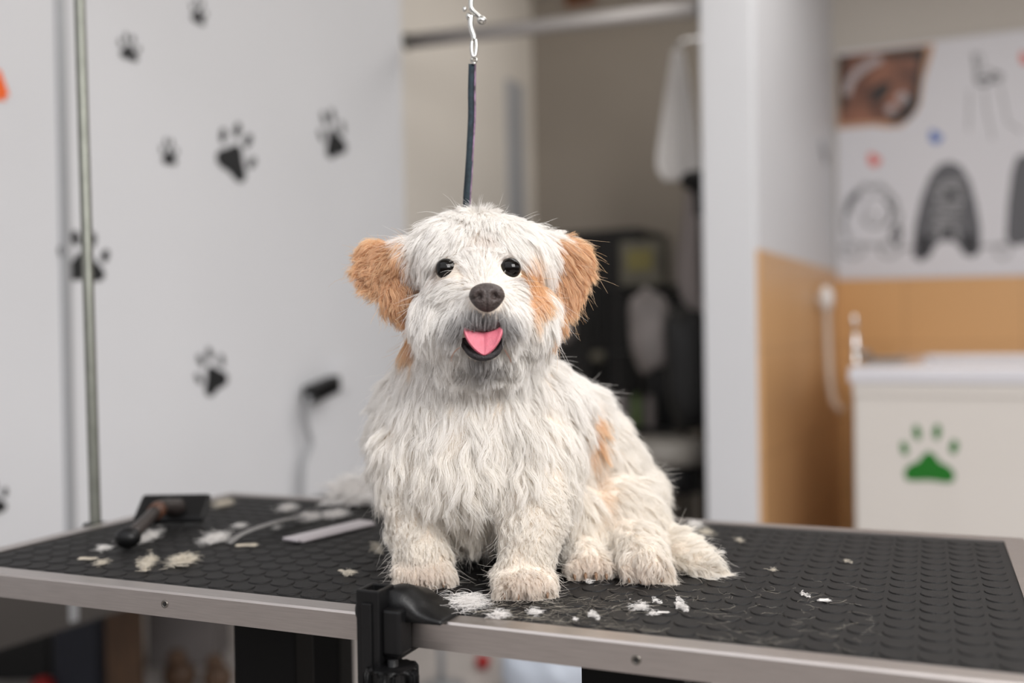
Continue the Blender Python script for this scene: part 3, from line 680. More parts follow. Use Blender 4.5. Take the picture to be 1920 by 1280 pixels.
# ------------------------------------------------------------------ fur clippings on the table
def strand_mesh(name, strands, rad, m):
    """strands: array n x k x 3 -> 3-sided tubes in one mesh"""
    n, k, _ = strands.shape
    t = np.gradient(strands, axis=1); t /= np.linalg.norm(t, axis=2, keepdims=True)+1e-9
    a = rng.normal(size=(n, 1, 3)); s1 = np.cross(t, a); s1 /= np.linalg.norm(s1, axis=2, keepdims=True)+1e-9
    s2 = np.cross(t, s1); tap = np.linspace(1, .35, k)[None, :, None]*rad
    V = np.stack([strands+(s1*math.cos(x)+s2*math.sin(x))*tap for x in (0, 2.09, 4.19)], 2)  # n,k,3,3
    verts = V.reshape(-1, 3)
    base = (np.arange(n)[:, None, None]*k+np.arange(k-1)[None, :, None])*3
    j = np.arange(3)[None, None, :]; j2 = (j+1) % 3
    f = np.stack([base+j, base+j2, base+3+j2, base+3+j], -1).reshape(-1, 4)
    me = bpy.data.meshes.new(name); me.vertices.add(len(verts)); me.vertices.foreach_set('co', verts.ravel().astype(np.float32))
    me.loops.add(f.size); me.loops.foreach_set('vertex_index', f.ravel().astype(np.int32))
    me.polygons.add(len(f)); me.polygons.foreach_set('loop_start', np.arange(0, f.size, 4, dtype=np.int32)); me.polygons.foreach_set('loop_total', np.full(len(f), 4, dtype=np.int32))
    me.update(); me.validate(); me.materials.append(m)
    for p in me.polygons: p.use_smooth = True
    return me
M['fur_w'] = mat('white_clipping', (236, 232, 228), .8, sheen=.4); M['fur_c'] = mat('cream_clipping', (214, 204, 186), .8, sheen=.4)
def tuft(px, py, wpx, hpx, n, mode, label, m='fur_w', ang=0.0, rad=.00018):
    c = hit_z(px, py, ZTB+.001); d = (c-CAM).length; w_ = wpx*d/F/2
    # vertical pixel extent is mostly depth on the table
    dep = abs((hit_z(px, py-hpx/2, ZTB)-hit_z(px, py+hpx/2, ZTB)).length)/2
    k = 9; S_ = np.linspace(0, 1, k)
    st = np.zeros((n, k, 3))
    zmax = min(w_, .014)
    for i in range(n):
        if mode == 'puff':
            p0 = rng.normal(size=3)*np.array([w_*.33, dep*.28, zmax*.25]); p0[2] = abs(p0[2])
            a_ = rng.uniform(0, 2*PI) if rng.random() < .5 else ang+rng.normal()*.5
            L = w_*rng.uniform(.5, 1.1)
        elif mode == 'curl':
            t0 = rng.uniform(0, 1); p0 = np.array([w_*(t0-.5)*1.3, dep*.5*math.sin(5*t0), abs(rng.normal())*zmax*.3]); a_ = ang+rng.normal()*.4+3*t0; L = w_*rng.uniform(.5, .9)
        else:
            p0 = rng.normal(size=3)*np.array([.001, .001, .0006]); p0[2] = abs(p0[2]); a_ = ang+rng.normal()*.12; L = w_*1.7; p0[0] -= math.cos(a_)*L/2; p0[1] -= math.sin(a_)*L/2
        cv = rng.normal()*(2.6 if mode == 'curl' else 1.4 if mode == 'puff' else .5)
        el = abs(rng.normal())*.35*(mode != 'wisp')
        x, y, z = p0
        for j in range(k):
            st[i, j] = (x, y, max(z, 0.0002)); aa = a_+cv*S_[j]
            x += math.cos(aa)*L/k; y += math.sin(aa)*L/k*(.8); z += (el*(1-2*S_[j]))*L/k
    me = strand_mesh('fur_tuft', st, rad, M[m])
    o = bpy.data.objects.new('fur_tuft', me); col.objects.link(o); o.location = c
    tag(o, label, 'fur clipping', 'loose fur clippings on the table'); return o
TU = [
 (865, 1135, 90, 44, 620, 'puff', 'largest fluffy white fur clipping, beside the clamp', 'fur_w'),
 (934, 1157, 44, 16, 160, 'puff', 'thin white clipping just right of the largest fluffy one', 'fur_w'),
 (1001, 1151, 34, 18, 110, 'puff', 'white wisp near the front edge under the right front paw', 'fur_w'),
 (1078, 1162, 14, 10, 40, 'puff', 'tiny white clipping in front of the hind paws, near the front edge', 'fur_w'),
 (1113, 1158, 34, 16, 90, 'curl', 'small white curl between the tiny clipping and the bigger cluster', 'fur_w'),
 (1196, 1141, 42, 16, 140, 'puff', 'flat white clipping at the left of the cluster before the tail', 'fur_w'),
 (1232, 1130, 26, 12, 60, 'curl', 'small white curl at the top of the cluster before the tail', 'fur_w'),
 (1224, 1152, 26, 10, 60, 'puff', 'small white clipping at the bottom of the cluster before the tail', 'fur_w'),
 (1278, 1142, 32, 20, 260, 'curl', 'dense round white curl at the right of the cluster', 'fur_w'),
 (1274, 1127, 20, 10, 70, 'curl', 'tiny bright curl just above the dense round curl', 'fur_w'),
 (1246, 1148, 22, 8, 40, 'wisp', 'straight white strand lying inside the cluster', 'fur_w'),
 (1510, 1117, 20, 12, 90, 'curl', 'small bright curl alone on the open rubber top', 'fur_w'),
 (1548, 1126, 24, 8, 46, 'wisp', 'straight short strand right of the lone bright curl', 'fur_w'),
 (1590, 1054, 16, 10, 40, 'curl', 'faint grey wisp farther back on the open rubber top', 'fur_c'),
 (1448, 1069, 16, 8, 50, 'puff', 'small tan clipping right of the tail tip', 'fur_c'),
 (1386, 1014, 18, 12, 50, 'puff', 'small faint clipping behind the tail', 'fur_c'),
 (1352, 1036, 14, 8, 50, 'puff', 'tiny clipping right above the tail tip', 'fur_w'),
 (1302, 985, 30, 16, 200, 'puff', 'white clipping on the table behind the rump', 'fur_w'),
 (1322, 1000, 30, 16, 160, 'puff', 'cream clipping right behind the rump clipping', 'fur_c'),
 (1105, 1092, 22, 8, 50, 'puff', 'tiny clipping in front of the tan hind paw', 'fur_w'),
 (1144, 1080, 24, 14, 110, 'curl', 'white curl between the two hind paws', 'fur_w'),
 (272, 1063, 52, 34, 360, 'curl', 'cream curled clipping left of the long twisted one', 'fur_c'),
 (340, 1055, 50, 26, 420, 'puff', 'long twisted cream clipping in front of the brush', 'fur_c'),
 (275, 1010, 38, 26, 380, 'puff', 'white clipping resting against the brush handle end', 'fur_w'),
 (193, 1030, 28, 14, 130, 'puff', 'small white clipping left of the brush handle', 'fur_w'),
 (165, 1048, 38, 12, 120, 'wisp', 'flat pale clipping farthest left on the table', 'fur_c'),
 (190, 1057, 24, 14, 90, 'puff', 'small pale clipping between flat pale one and curled one', 'fur_c'),
 (400, 1013, 50, 28, 380, 'puff', 'pinkish white clipping at the start of the grey strap', 'fur_w'),
 (466, 1022, 46, 12, 110, 'wisp', 'curved pale strand just below the grey strap', 'fur_c'),
 (416, 947, 38, 16, 260, 'puff', 'cream clipping right beside the brush head', 'fur_c'),
 (536, 956, 38, 16, 260, 'puff', 'white clipping near the far edge above the strap', 'fur_w'),
 (448, 988, 28, 12, 110, 'puff', 'small white clipping above the middle of the strap', 'fur_w'),
 (576, 974, 48, 20, 360, 'puff', 'white clipping at the far end of the strap', 'fur_w'),
 (625, 968, 46, 20, 380, 'puff', 'white clipping just above the comb', 'fur_w'),
 (520, 990, 20, 10, 60, 'puff', 'tiny clipping between strap and comb', 'fur_w'),
 (652, 1076, 26, 16, 120, 'puff', 'small clipping left of the left front paw', 'fur_c'),
 (706, 1036, 48, 16, 90, 'curl', 'faint curled wisp left of the front leg', 'fur_c'),
 (720, 1011, 12, 8, 30, 'puff', 'tiny pinkish wisp above the faint curled wisp', 'fur_c'),
 (640, 1070, 10, 6, 24, 'wisp', 'minute strand by the clipping left of the front paw', 'fur_c'),
]
for t in TU:
    tuft(*t[:6], t[6], t[7], ang=rng.uniform(-.4, .4), rad=.00024 if t[1] < 1060 and t[0] < 760 else .0002)
# the big heap of clipped fur behind the dog
tuft(676, 936, 110, 40, 2600, 'puff', 'big heap of clipped white fur behind the dog', 'fur_w', rad=.0005).scale = (1, 1, 2.6)
# loose single hairs all over: nobody could count them
st = np.zeros((380, 12, 3))
for i in range(380):
    px, py = rng.uniform(880, 1640), rng.uniform(1085, 1215)
    if rng.random() < .5: px, py = rng.normal(1010, 120), rng.uniform(1120, 1170)
    c = tI @ hit_z(px, py, ZTB); c.y = max(c.y, -D/2+.012); c.x = min(c.x, W/2-.03); c = tM @ c
    a_ = rng.uniform(0, 2*PI); cv = rng.normal()*1.6; L = rng.uniform(.008, .035); x, y = c.x, c.y
    for j in range(12):
        st[i, j] = (x, y, ZTB+.0006+.0004*math.sin(j)); x += math.cos(a_)*L/12; y += math.sin(a_)*L/12; a_ += cv/12+rng.normal()*.12
me = strand_mesh('loose_hair', st, .00006, M['fur_c']); o = bpy.data.objects.new('loose_hair', me); col.objects.link(o)
tag(o, 'fine single pale hairs scattered over the rubber top', 'loose hair', kind='stuff')

# ------------------------------------------------------------------ the dog
DOGB = P(960, 1080, 1.08); DOGB.z = ZTB
dog = empty('dog', DOGB); tag(dog, 'fluffy white sitting dog with tan ears and tongue out on the grooming table', 'dog')
dI = Matrix.Translation(-DOGB)
def Q(px, py, d): return P(px, py, d)
def on_table(px, py, z): return hit_z(px, py, ZTB+z)
bm = B()
def E_(c, r, rot=None): ellip(bm, c, tuple(x*.001 for x in r), rot, 24, 16)
def limb(pts):
    """tapered limb: (point, radius mm) list as overlapping balls"""
    for (a, ra), (b, rb) in zip(pts, pts[1:]):
        n = max(2, int((b-a).length/.006))
        for i in range(n+1):
            t = i/n; r_ = (ra+(rb-ra)*t)*.001; ellip(bm, a.lerp(b, t), (r_, r_, r_), None, 14, 10)
def yrot(deg): return Matrix.Rotation(R(deg), 3, 'Y')
# head
E_(Q(905, 508, 1.035), (60, 60, 56)); E_(Q(865, 482, 1.02), (42, 44, 38)); E_(Q(955, 486, 1.02), (40, 44, 36))
E_(Q(905, 545, .995), (54, 44, 42))
E_(Q(852, 598, 1.0), (40, 36, 38)); E_(Q(975, 595, .998), (38, 36, 36))
E_(Q(912, 572, .962), (25, 36, 22)); E_(Q(884, 602, .962), (23, 26, 21), ); E_(Q(944, 600, .962), (22, 26, 21))
E_(Q(905, 600, 1.0), (34, 40, 30)); 
limb([(Q(905, 650, 1.01), 26), (Q(905, 664, .968), 15)])
E_(Q(870, 655, 1.0), (26, 26, 22)); E_(Q(945, 655, 1.0), (26, 26, 22))
# ears (flat flaps folded outwards)
E_(Q(770, 482, 1.03), (26, 18, 16)); E_(Q(728, 500, 1.03), (22, 8, 27), yrot(-22)); E_(Q(748, 540, 1.028), (16, 8, 24), yrot(-18))
E_(Q(1032, 475, 1.03), (22, 18, 15)); E_(Q(1062, 500, 1.028), (18, 8, 28), yrot(12)); E_(Q(1058, 535, 1.026), (12, 7, 18), yrot(-6))
# neck, chest, body
limb([(Q(895, 610, 1.075), 60), (Q(885, 720, 1.10), 78)])
E_(Q(888, 800, 1.10), (92, 82, 92)); E_(Q(880, 880, 1.07), (78, 56, 60))
E_(Q(772, 810, 1.12), (40, 58, 76)); E_(Q(1015, 800, 1.10), (48, 60, 74)); E_(Q(885, 950, 1.09), (54, 50, 40))
E_(Q(1020, 830, 1.17), (80, 70, 90)); E_(Q(1085, 880, 1.21), (78, 64, 82)); E_(Q(1145, 935, 1.22), (62, 62, 58))
E_(Q(960, 930, 1.18), (90, 70, 62))
# hind leg of the far right, folded: thigh, shank, foot; and the other hind foot under the belly
E_(Q(1160, 960, 1.16), (46, 56, 46), yrot(20)); limb([(Q(1175, 1000, 1.12), 26), (on_table(1215, 1058, .020)+Vector((0, .01, 0)), 17)])
ft = on_table(1203, 1060, .014); limb([(ft+Vector((.006, .045, .006)), 19), (ft, 15)])
for dx in (-.016, -.005, .006, .017): E_(ft+Vector((dx, -.010, -.003)), (7.5, 11, 8.5))
ft2 = on_table(1103, 1056, .014); limb([(Q(1080, 960, 1.12), 34), (ft2+Vector((0, .045, .012)), 22), (ft2, 15)])
for dx in (-.016, -.005, .006, .017): E_(ft2+Vector((dx, -.009, -.003)), (7.5, 11, 8.5))
# front legs
fl = on_table(797, 1068, .014)
limb([(Q(772, 850, 1.08), 42), (Q(785, 960, 1.06), 31), (Q(792, 1030, 1.045), 26), (fl+Vector((0, .014, .012)), 23)])
E_(fl+Vector((0, .004, .001)), (29, 31, 15))
for i, dx in enumerate((-.021, -.0075, .0075, .021)): E_(fl+Vector((dx, -.021+abs(dx)*.35, -.002)), (8.5, 13, 11))
fr = on_table(985, 1086, .014)
limb([(Q(1005, 850, 1.06), 46), (Q(1000, 950, 1.025), 34), (Q(992, 1020, 1.01), 27), (fr+Vector((0, .014, .012)), 23)])
E_(fr+Vector((0, .004, .001)), (29, 31, 15))
for i, dx in enumerate((-.021, -.0075, .0075, .021)): E_(fr+Vector((dx, -.021+abs(dx)*.35, -.002)), (8.5, 13, 11))
# tail lying on the table
t0 = on_table(1240, 1010, .02); t1 = on_table(1290, 1045, .013); t2 = on_table(1325, 1062, .010)
limb([(Q(1190, 985, 1.17), 30), (t0, 19), (t1, 14), (t2, 9)])
tmp = bpy.data.meshes.new('body'); bm.to_mesh(tmp); bm.free()
to = bpy.data.objects.new('body_src', tmp); col.objects.link(to)
md = to.modifiers.new('r', 'REMESH'); md.mode = 'VOXEL'; md.voxel_size = .0038
md = to.modifiers.new('s', 'SMOOTH'); md.factor = .5; md.iterations = 7
dg = bpy.context.evaluated_depsgraph_get(); bme = bpy.data.meshes.new_from_object(to.evaluated_get(dg))
bpy.data.objects.remove(to)
for v in bme.vertices:
    if v.co.z < ZTB+.0004: v.co.z = ZTB+.0004
nv = len(bme.vertices); co_ = np.empty(nv*3, np.float32); bme.vertices.foreach_get('co', co_); co_ = co_.reshape(-1, 3).astype(float)
bme.calc_loop_triangles(); nt_ = len(bme.loop_triangles); tri = np.empty(nt_*3, np.int32); bme.loop_triangles.foreach_get('vertices', tri); tri = tri.reshape(-1, 3)
bvh = BVHTree.FromPolygons([tuple(c) for c in co_], [tuple(int(k) for k in t) for t in tri])
M['skin'] = mat('dog_skin', (220, 208, 194), .8)
body = obj('body', bme, M['skin'], dog, True); body.matrix_parent_inverse = dI
def surf(px, py):
    r_ = ray(px, py).normalized(); h_ = bvh.ray_cast(CAM, r_); return h_[0]
def dpart(name, b, m, par=None, smooth=True, label=None):
    o = obj(name, b, m, par or dog, smooth); o.matrix_parent_inverse = dI if par is None else (par.matrix_parent_inverse)
    if label: o['label'] = label
    return o
# eyes
M['eye'] = mat('eye_brown', (8, 6, 5), .09, spec=.3); M['rim'] = mat('eye_rim', (26, 20, 19), .5)
eyes = []
for ex, ey in ((836, 504), (957, 503)):
    s_ = surf(ex, ey); fw = (CAM-s_).normalized(); c = s_ - fw*.0015; eyes.append((c, fw))
    bm = B(); ellip(bm, c, (.0104,)*3, None, 32, 20); eo = dpart('eye', bm, M['eye'])
    bm = B(); X = fw.to_track_quat('Z', 'Y').to_matrix().to_4x4()
    lathe_pts = [(.0090, .0056), (.0108, .0050), (.0130, .0024), (.0142, -.003)]
    lathe(bm, lathe_pts, 28, Matrix.Translation(c) @ X @ Matrix.Diagonal((1.08, .9, 1, 1))); dpart('eyelid', bm, M['rim'], eo)
    bm = None
# nose leather
M['nose'] = mat('nose_leather', (62, 52, 49), .42, noise=.25, nscale=160, bump=.9, bscale=520, coat=.12)
nc = surf(913, 556); nfw = (CAM-nc).normalized(); nc = nc+nfw*.001
bm = B(); g = bmesh.ops.create_uvsphere(bm, u_segments=72, v_segments=48, radius=1)
for v in bm.verts:
    x, y, z = v.co
    wx = .0168*(1-.18*max(0, -z)*1.3); 
    # wings bulge either side, flat top, narrow base
    X_, Z_ = x*wx, z*.0145
    Y_ = y*.012
    if y < 0:
        dep = 0
        for sx in (-1, 1):
            d2 = ((x-sx*.42)/.17)**2+((z+.02)/.22)**2; dep += .0062*math.exp(-d2)
            d3 = ((x-sx*.72)/.22)**2+((z+.18)/.10)**2; dep += .0030*math.exp(-d3)
            d4 = ((x-sx*.66)/.25)**2+((z-.2)/.35)**2; dep -= .0022*math.exp(-d4)
        dep += .0022*math.exp(-(x/.06)**2)*(1 if z < .15 else math.exp(-((z-.15)/.2)**2))
        Y_ += dep
    if z > .55: Z_ = .0145*(.55+(z-.55)*.75)
    v.co = Vector((X_, Y_, Z_))
bmesh.ops.transform(bm, matrix=Matrix.Translation(nc) @ Matrix.Rotation(R(-6), 4, 'X'), verts=bm.verts)
nose = dpart('nose', bm, M['nose'], label='dark brown leathery nose')
for sx in (-1, 1):
    bm = B(); ellip(bm, nc+Vector((sx*.0070, -.0078, -.0004)), (.0021, .0028, .0030)); dpart('nostril', bm, M['hole'], nose)
# mouth: dark cavity, lower lip, tongue
M['mouth'] = mat('mouth_dark', (40, 22, 24), .4, noise=.2, nscale=120); M['lip'] = mat('lip_black', (30, 25, 27), .6, bump=1.0, bscale=400)
M['tongue'] = mat('tongue_pink', (196, 100, 116), .34, noise=.10, nscale=160, bump=.35, bscale=1200, coat=.3)
M['tongue'].node_tree.nodes['Principled BSDF'].inputs['Subsurface Weight'].default_value = .15
M['tongue'].node_tree.nodes['Principled BSDF'].inputs['Subsurface Radius'].default_value = (.004, .0015, .001)
ms = surf(905, 640)
mD = min((surf(905, 618)-CAM).dot(cf), (surf(905, 662)-CAM).dot(cf))
mc = P(905, 638, mD+.011)
bm = B(); ellip(bm, mc, (.0215, .010, .0175), None, 32, 20); dpart('mouth', bm, M['mouth'], label='dark open mouth')
lipp = [P(x, y, mD+dd) for x, y, dd in ((869, 640, .008), (873, 652, .003), (881, 662, -.002), (893, 668, -.005), (906, 670, -.006), (920, 667, -.005), (932, 660, -.002), (938, 650, .003), (941, 638, .008))]
sp = smooth_path(lipp, 5); bm = B(); tube(bm, sp, [.0011+.0026*math.sin(PI*i/(len(sp)-1)) for i in range(len(sp))], 12); dpart('lower_lip', bm, M['lip'], label='black lower lip')
up = [P(x, y, mD+dd) for x, y, dd in ((866, 624, .010), (874, 612, .003), (890, 605, -.003), (906, 603, -.005), (922, 605, -.003), (936, 611, .002), (944, 624, .010))]
sp = smooth_path(up, 5); bm = B(); tube(bm, sp, [.0020+.0020*math.sin(PI*i/(len(sp)-1)) for i in range(len(sp))], 12); dpart('upper_lip', bm, M['lip'])
ps_ = surf(905, 604)
bm = B(); ellip(bm, ps_+(CAM-ps_).normalized()*-.001, (.019, .0035, .0085), None, 28, 16); dpart('philtrum', bm, M['mouth'], label='dark skin between nose and lip')
# tongue: broad curled sheet tapering to a tip with a centre groove
bm = B(); rows = []
NR, NC = 22, 25
for i in range(NR):
    t = i/(NR-1); py = 621+ (665-621)*t
    half = 37*(1-t**1.8)**.72 if t < .995 else 2.0
    half = max(half, 1.6)
    cx = 906+2*t
    row = []
    for k in range(NC):
        s = -1+2*k/(NC-1)
        yy = py - (abs(s)**2.0)*(11*(1-t)) - (3*(1-t) if s > .75 else 0)
        dd = mD - .006 - .007*t*(1-.3*t) + .004*(1-t) - .003*abs(s)**3*(1-t) + .0022*math.exp(-(s/.13)**2)*(1-t*.8)
        row.append(bm.verts.new(P(cx+s*half, yy, dd)))
    rows.append(row)
for i in range(NR-1):
    for k in range(NC-1): bm.faces.new((rows[i][k], rows[i][k+1], rows[i+1][k+1], rows[i+1][k]))
tg = dpart('tongue', bm, M['tongue'], label='pink tongue hanging out'); md = tg.modifiers.new('s', 'SOLIDIFY'); md.thickness = .0035; md.offset = 1; md = tg.modifiers.new('u', 'SUBSURF'); md.levels = 1; md.render_levels = 1
# claws
M['claw'] = mat('claw', (120, 92, 70), .4)
for pw, k in ((fl, 1), (fr, 1), (ft, .8), (ft2, .8)):
    for dx in ((-.021, -.0075, .0075, .021) if k == 1 else (-.016, -.005, .006, .017)):
        bm = B(); a = pw+Vector((dx, -.028*k+abs(dx)*.3, -.006)); tube(bm, [a, a+Vector((0, -.005, -.002)), a+Vector((0, -.0075, -.0055))], [.0022, .0017, .0006], 8); dpart('claw', bm, M['claw'])

# ---- fur: guides give direction (right, up, towards the viewer side), length, lift, curl
def g(px, py, dx, dy, dz, L, lift=.5, curl=.15, back=0.0):
    s_ = surf(px, py)
    if s_ is None: s_ = P(px, py, 1.05)
    return (s_+Vector((0, back, 0)), Vector((dx, -dz, dy)).normalized(), L, lift, curl)
GD = [
 # face
 g(900, 505, 0, 1, 0, 12, .5, .03), g(905, 480, 0, 1, .1, 15, .6, .04), g(912, 530, 0, 1, 0, 8, .35, .02), g(890, 520, -.5, .8, 0, 9, .4, .03), g(935, 520, .5, .8, 0, 9, .4, .03),
 g(870, 540, -1, .0, 0, 17, .4, .05), g(955, 540, 1, -.1, 0, 15, .35, .05), g(850, 530, -.9, -.5, 0, 22, .45, .06), g(975, 525, .8, -.7, 0, 20, .35, .06),
 g(905, 450, 0, -.6, .5, 20, .6, .05), g(860, 455, -.6, -.7, .3, 24, .5, .05), g(950, 452, .6, -.7, .3, 24, .5, .05),
 g(840, 480, -.7, -.5, .1, 12, .5, .04), g(958, 478, .6, -.5, .1, 12, .5, .04), g(815, 500, -.45, -.95, .1, 26, .4, .08), g(990, 500, .5, -.95, .1, 26, .35, .06),
 g(905, 415, 0, -.5, .5, 24, .6, .07), g(860, 410, -.6, .1, .3, 28, .6, .08), g(950, 410, .6, .1, .3, 26, .6, .08),
 g(872, 398, -.1, 1, .2, 31, 1.0, .06), g(820, 412, -.8, .4, .1, 26, .7, .08), g(785, 428, -1, .2, .1, 32, .7, .1), g(930, 402, .35, .8, 0, 18, .7, .06), g(985, 412, .7, .6, .1, 22, .7, .08), g(1020, 430, .8, .75, .1, 28, .8, .1),
 g(795, 450, -.8, -.4, .3, 34, .5, .08), g(1010, 450, .5, -.8, .3, 32, .4, .06),
 g(800, 545, -.3, -1, .1, 32, .4, .12), g(790, 590, -.1, -1, .1, 26, .45, .12), g(1010, 545, .35, -1, .1, 32, .3, .08), g(1015, 590, .1, -1, .1, 24, .35, .1),
 g(860, 575, -.9, -.5, 0, 22, .4, .08), g(845, 610, -.45, -1, .1, 28, .45, .12), g(965, 575, .8, -.6, 0, 22, .35, .06), g(985, 610, .35, -1, .1, 28, .4, .08),
 g(885, 590, -.55, -.9, 0, 15, .3, .05), g(912, 588, 0, -1, 0, 11, .3, .04), g(938, 588, .5, -.9, 0, 14, .3, .05), g(870, 608, -.35, -1, 0, 17, .35, .06), g(950, 608, .3, -1, 0, 17, .35, .06),
 g(905, 680, 0, -1, .1, 12, .5, .08), g(865, 660, -.35, -1, .1, 15, .5, .1), g(945, 660, .35, -1, .1, 15, .5, .1), g(830, 650, -.2, -1, .1, 18, .4, .1), g(990, 650, .2, -1, .1, 18, .4, .1),
 # ears
 g(720, 470, -1, .15, .1, 30, .4, .3), g(705, 500, -.9, -.15, .1, 24, .4, .3), g(735, 510, -.35, -1, .1, 34, .35, .35), g(748, 560, .05, -1, .1, 30, .35, .3), g(765, 540, .1, -1, .1, 30, .35, .2),
 g(1075, 470, .95, .1, .1, 28, .3, .1), g(1085, 490, .8, -.5, .1, 26, .3, .1), g(1060, 510, .3, -1, .1, 34, .3, .1), g(1045, 550, .05, -1, .1, 30, .3, .08), g(1035, 480, .5, -.7, .1, 32, .3, .06),
 g(765, 450, -.9, .15, .2, 32, .6, .15), g(1045, 440, .8, .4, .1, 28, .7, .12),
 # neck and chest
 g(900, 720, 0, -1, .15, 30, .3, .14), g(820, 700, -.3, -1, .1, 38, .4, .14), g(980, 700, .25, -1, .1, 38, .4, .14), g(1040, 650, .6, -.9, 0, 34, .5, .12), g(760, 660, -.5, -.9, 0, 36, .5, .14),
 g(720, 740, -.35, -1, .1, 36, .4, .14), g(820, 800, -.1, -1, .2, 46, .5, .2), g(900, 800, 0, -1, .25, 50, .5, .2), g(970, 800, .1, -1, .2, 48, .45, .18), g(1040, 760, .35, -1, 0, 40, .4, .14),
 g(715, 850, -.25, -1, .1, 36, .4, .18), g(800, 880, -.1, -1, .15, 44, .45, .22), g(880, 890, .05, -1, .2, 50, .5, .2), g(950, 880, .15, -1, .15, 46, .45, .2), g(1060, 850, .2, -1, 0, 34, .35, .16),
 g(880, 980, 0, -1, 0, 32, .4, .2), g(900, 1030, 0, -1, 0, 18, .3, .2),
 # legs, paws
 g(760, 950, -.3, -1, .1, 26, .5, .4), g(830, 950, .2, -1, .1, 24, .5, .35), g(780, 1010, -.2, -1, .1, 22, .5, .4), g(795, 1060, -.1, -1, .3, 17, .5, .3), g(750, 1070, -.7, -.7, .2, 15, .5, .3), g(840, 1070, .6, -.8, .2, 15, .5, .3), g(795, 1075, 0, -.7, .6, 16, .7, .3),
 g(960, 950, -.35, -1, .1, 26, .5, .45), g(1030, 950, .25, -1, .1, 26, .5, .45), g(1000, 1010, 0, -1, .1, 22, .5, .45), g(985, 1070, 0, -1, .3, 17, .5, .3), g(940, 1080, -.7, -.7, .2, 15, .5, .3), g(1030, 1080, .6, -.8, .2, 15, .5, .3), g(985, 1092, 0, -.7, .6, 16, .7, .3),
 # side, back, rump
 g(1090, 760, .5, -.85, 0, 34, .45, .14), g(1130, 840, .55, -.85, 0, 34, .4, .14), g(1080, 900, .25, -1, .05, 38, .35, .14), g(1180, 900, .6, -.8, 0, 36, .45, .14), g(1140, 960, .3, -1, .1, 38, .4, .16), g(1230, 950, .8, -.5, 0, 30, .5, .16),
 g(1090, 980, .1, -1, .1, 32, .35, .2), g(1200, 1010, .3, -.9, .2, 26, .45, .2), g(1205, 1050, -.2, -.9, .3, 17, .6, .3), g(1100, 1045, 0, -.9, .3, 17, .6, .3),
 g(1260, 1020, .9, -.35, .1, 34, .45, .2), g(1310, 1050, .95, -.2, .1, 28, .5, .3), g(1250, 1060, .5, -.4, .5, 28, .4, .25),
 # the far side nobody sees head on: back of head, back
 (P(905, 480, 1.10), Vector((0, .6, -.6)), 28, .6, .12), (P(900, 650, 1.18), Vector((0, .5, -.9)), 36, .5, .15), (P(950, 800, 1.24), Vector((.2, .4, -.9)), 36, .5, .15), (P(1080, 900, 1.29), Vector((.4, .4, -.9)), 36, .5, .15),
 (P(740, 820, 1.18), Vector((-.4, .1, -1)), 34, .5, .15), (P(1180, 960, 1.30), Vector((.5, .5, -.8)), 34, .5, .15),
]
gp = np.array([tuple(x[0]) for x in GD]); gdir = np.array([tuple(x[1]) for x in GD]); gpar = np.array([x[2:] for x in GD], float)
def interp(pts):
    out_d = np.zeros_like(pts); out_p = np.zeros((len(pts), 3))
    for s0 in range(0, len(pts), 20000):
        q_ = pts[s0:s0+20000]; d2 = ((q_[:, None, :]-gp[None])**2).sum(2); d2 -= d2.min(1, keepdims=True)*.999
        w_ = np.exp(-d2/(2*.014**2))+1e-12; w_ /= w_.sum(1, keepdims=True)
        out_d[s0:s0+20000] = w_ @ gdir; out_p[s0:s0+20000] = w_ @ gpar
    return out_d, out_p
def nrmz(a): return a/(np.linalg.norm(a, axis=-1, keepdims=True)+1e-9)
tv = co_[tri]; fn = np.cross(tv[:, 1]-tv[:, 0], tv[:, 2]-tv[:, 0]); ar = np.linalg.norm(fn, axis=1)/2
# smooth vertex normals
vn = np.zeros_like(co_)
for k in range(3): np.add.at(vn, tri[:, k], fn)
vn = nrmz(vn)
NH = 420000
fc = tv.mean(1); hd = (fc[:, 2] > 1.02)&(fc[:, 1] < 1.09)
wgt = ar*np.where(hd, 2.0, 1.0); wgt *= np.where(fc[:, 1] > 1.19, .45, 1.0)*np.where(fc[:, 2] < ZTB+.05, 2.0, 1.0)
pick = rng.choice(nt_, NH, p=wgt/wgt.sum()); bu = rng.random((NH, 2)); fl_ = bu.sum(1) > 1; bu[fl_] = 1-bu[fl_]
w3 = np.stack([1-bu.sum(1), bu[:, 0], bu[:, 1]], 1)
root = (tv[pick]*w3[:, :, None]).sum(1); nrm = nrmz((vn[tri[pick]]*w3[:, :, None]).sum(1))
keep = root[:, 2] > ZTB+.002
def away(c, r_): return ((root-np.array(tuple(c)))**2).sum(1) > r_*r_
for c, fw in eyes: keep &= away(c, .0110)
keep &= away(nc, .0150)
mouth_d = ((root-np.array(tuple(mc)))/np.array([.0205, .03, .0115])); keep &= (mouth_d**2).sum(1) > 1
root = root[keep]; nrm = nrm[keep]; n_ = len(root)
dirs, par = interp(root)
L_h = par[:, 0]*.001; lift = par[:, 1]; curl = par[:, 2]
dirs = nrmz(dirs)
tang = nrmz(dirs - nrm*(dirs*nrm).sum(1, keepdims=True)*.75)
def clumps(pts, spacing_n, seed):
    r_ = np.random.default_rng(seed); idx = r_.choice(len(pts), spacing_n, replace=False)
    kd = KDTree(spacing_n)
    for i, k in enumerate(idx): kd.insert(pts[k], i)
    kd.balance(); a_ = np.array([kd.find(p)[1] for p in pts]); return idx, a_
KP = 8; S_ = np.linspace(0, 1, KP)
bi, ba = clumps(root, 2200, 1); si, sa = clumps(root, 26000, 2)
rngc = np.random.default_rng(5)
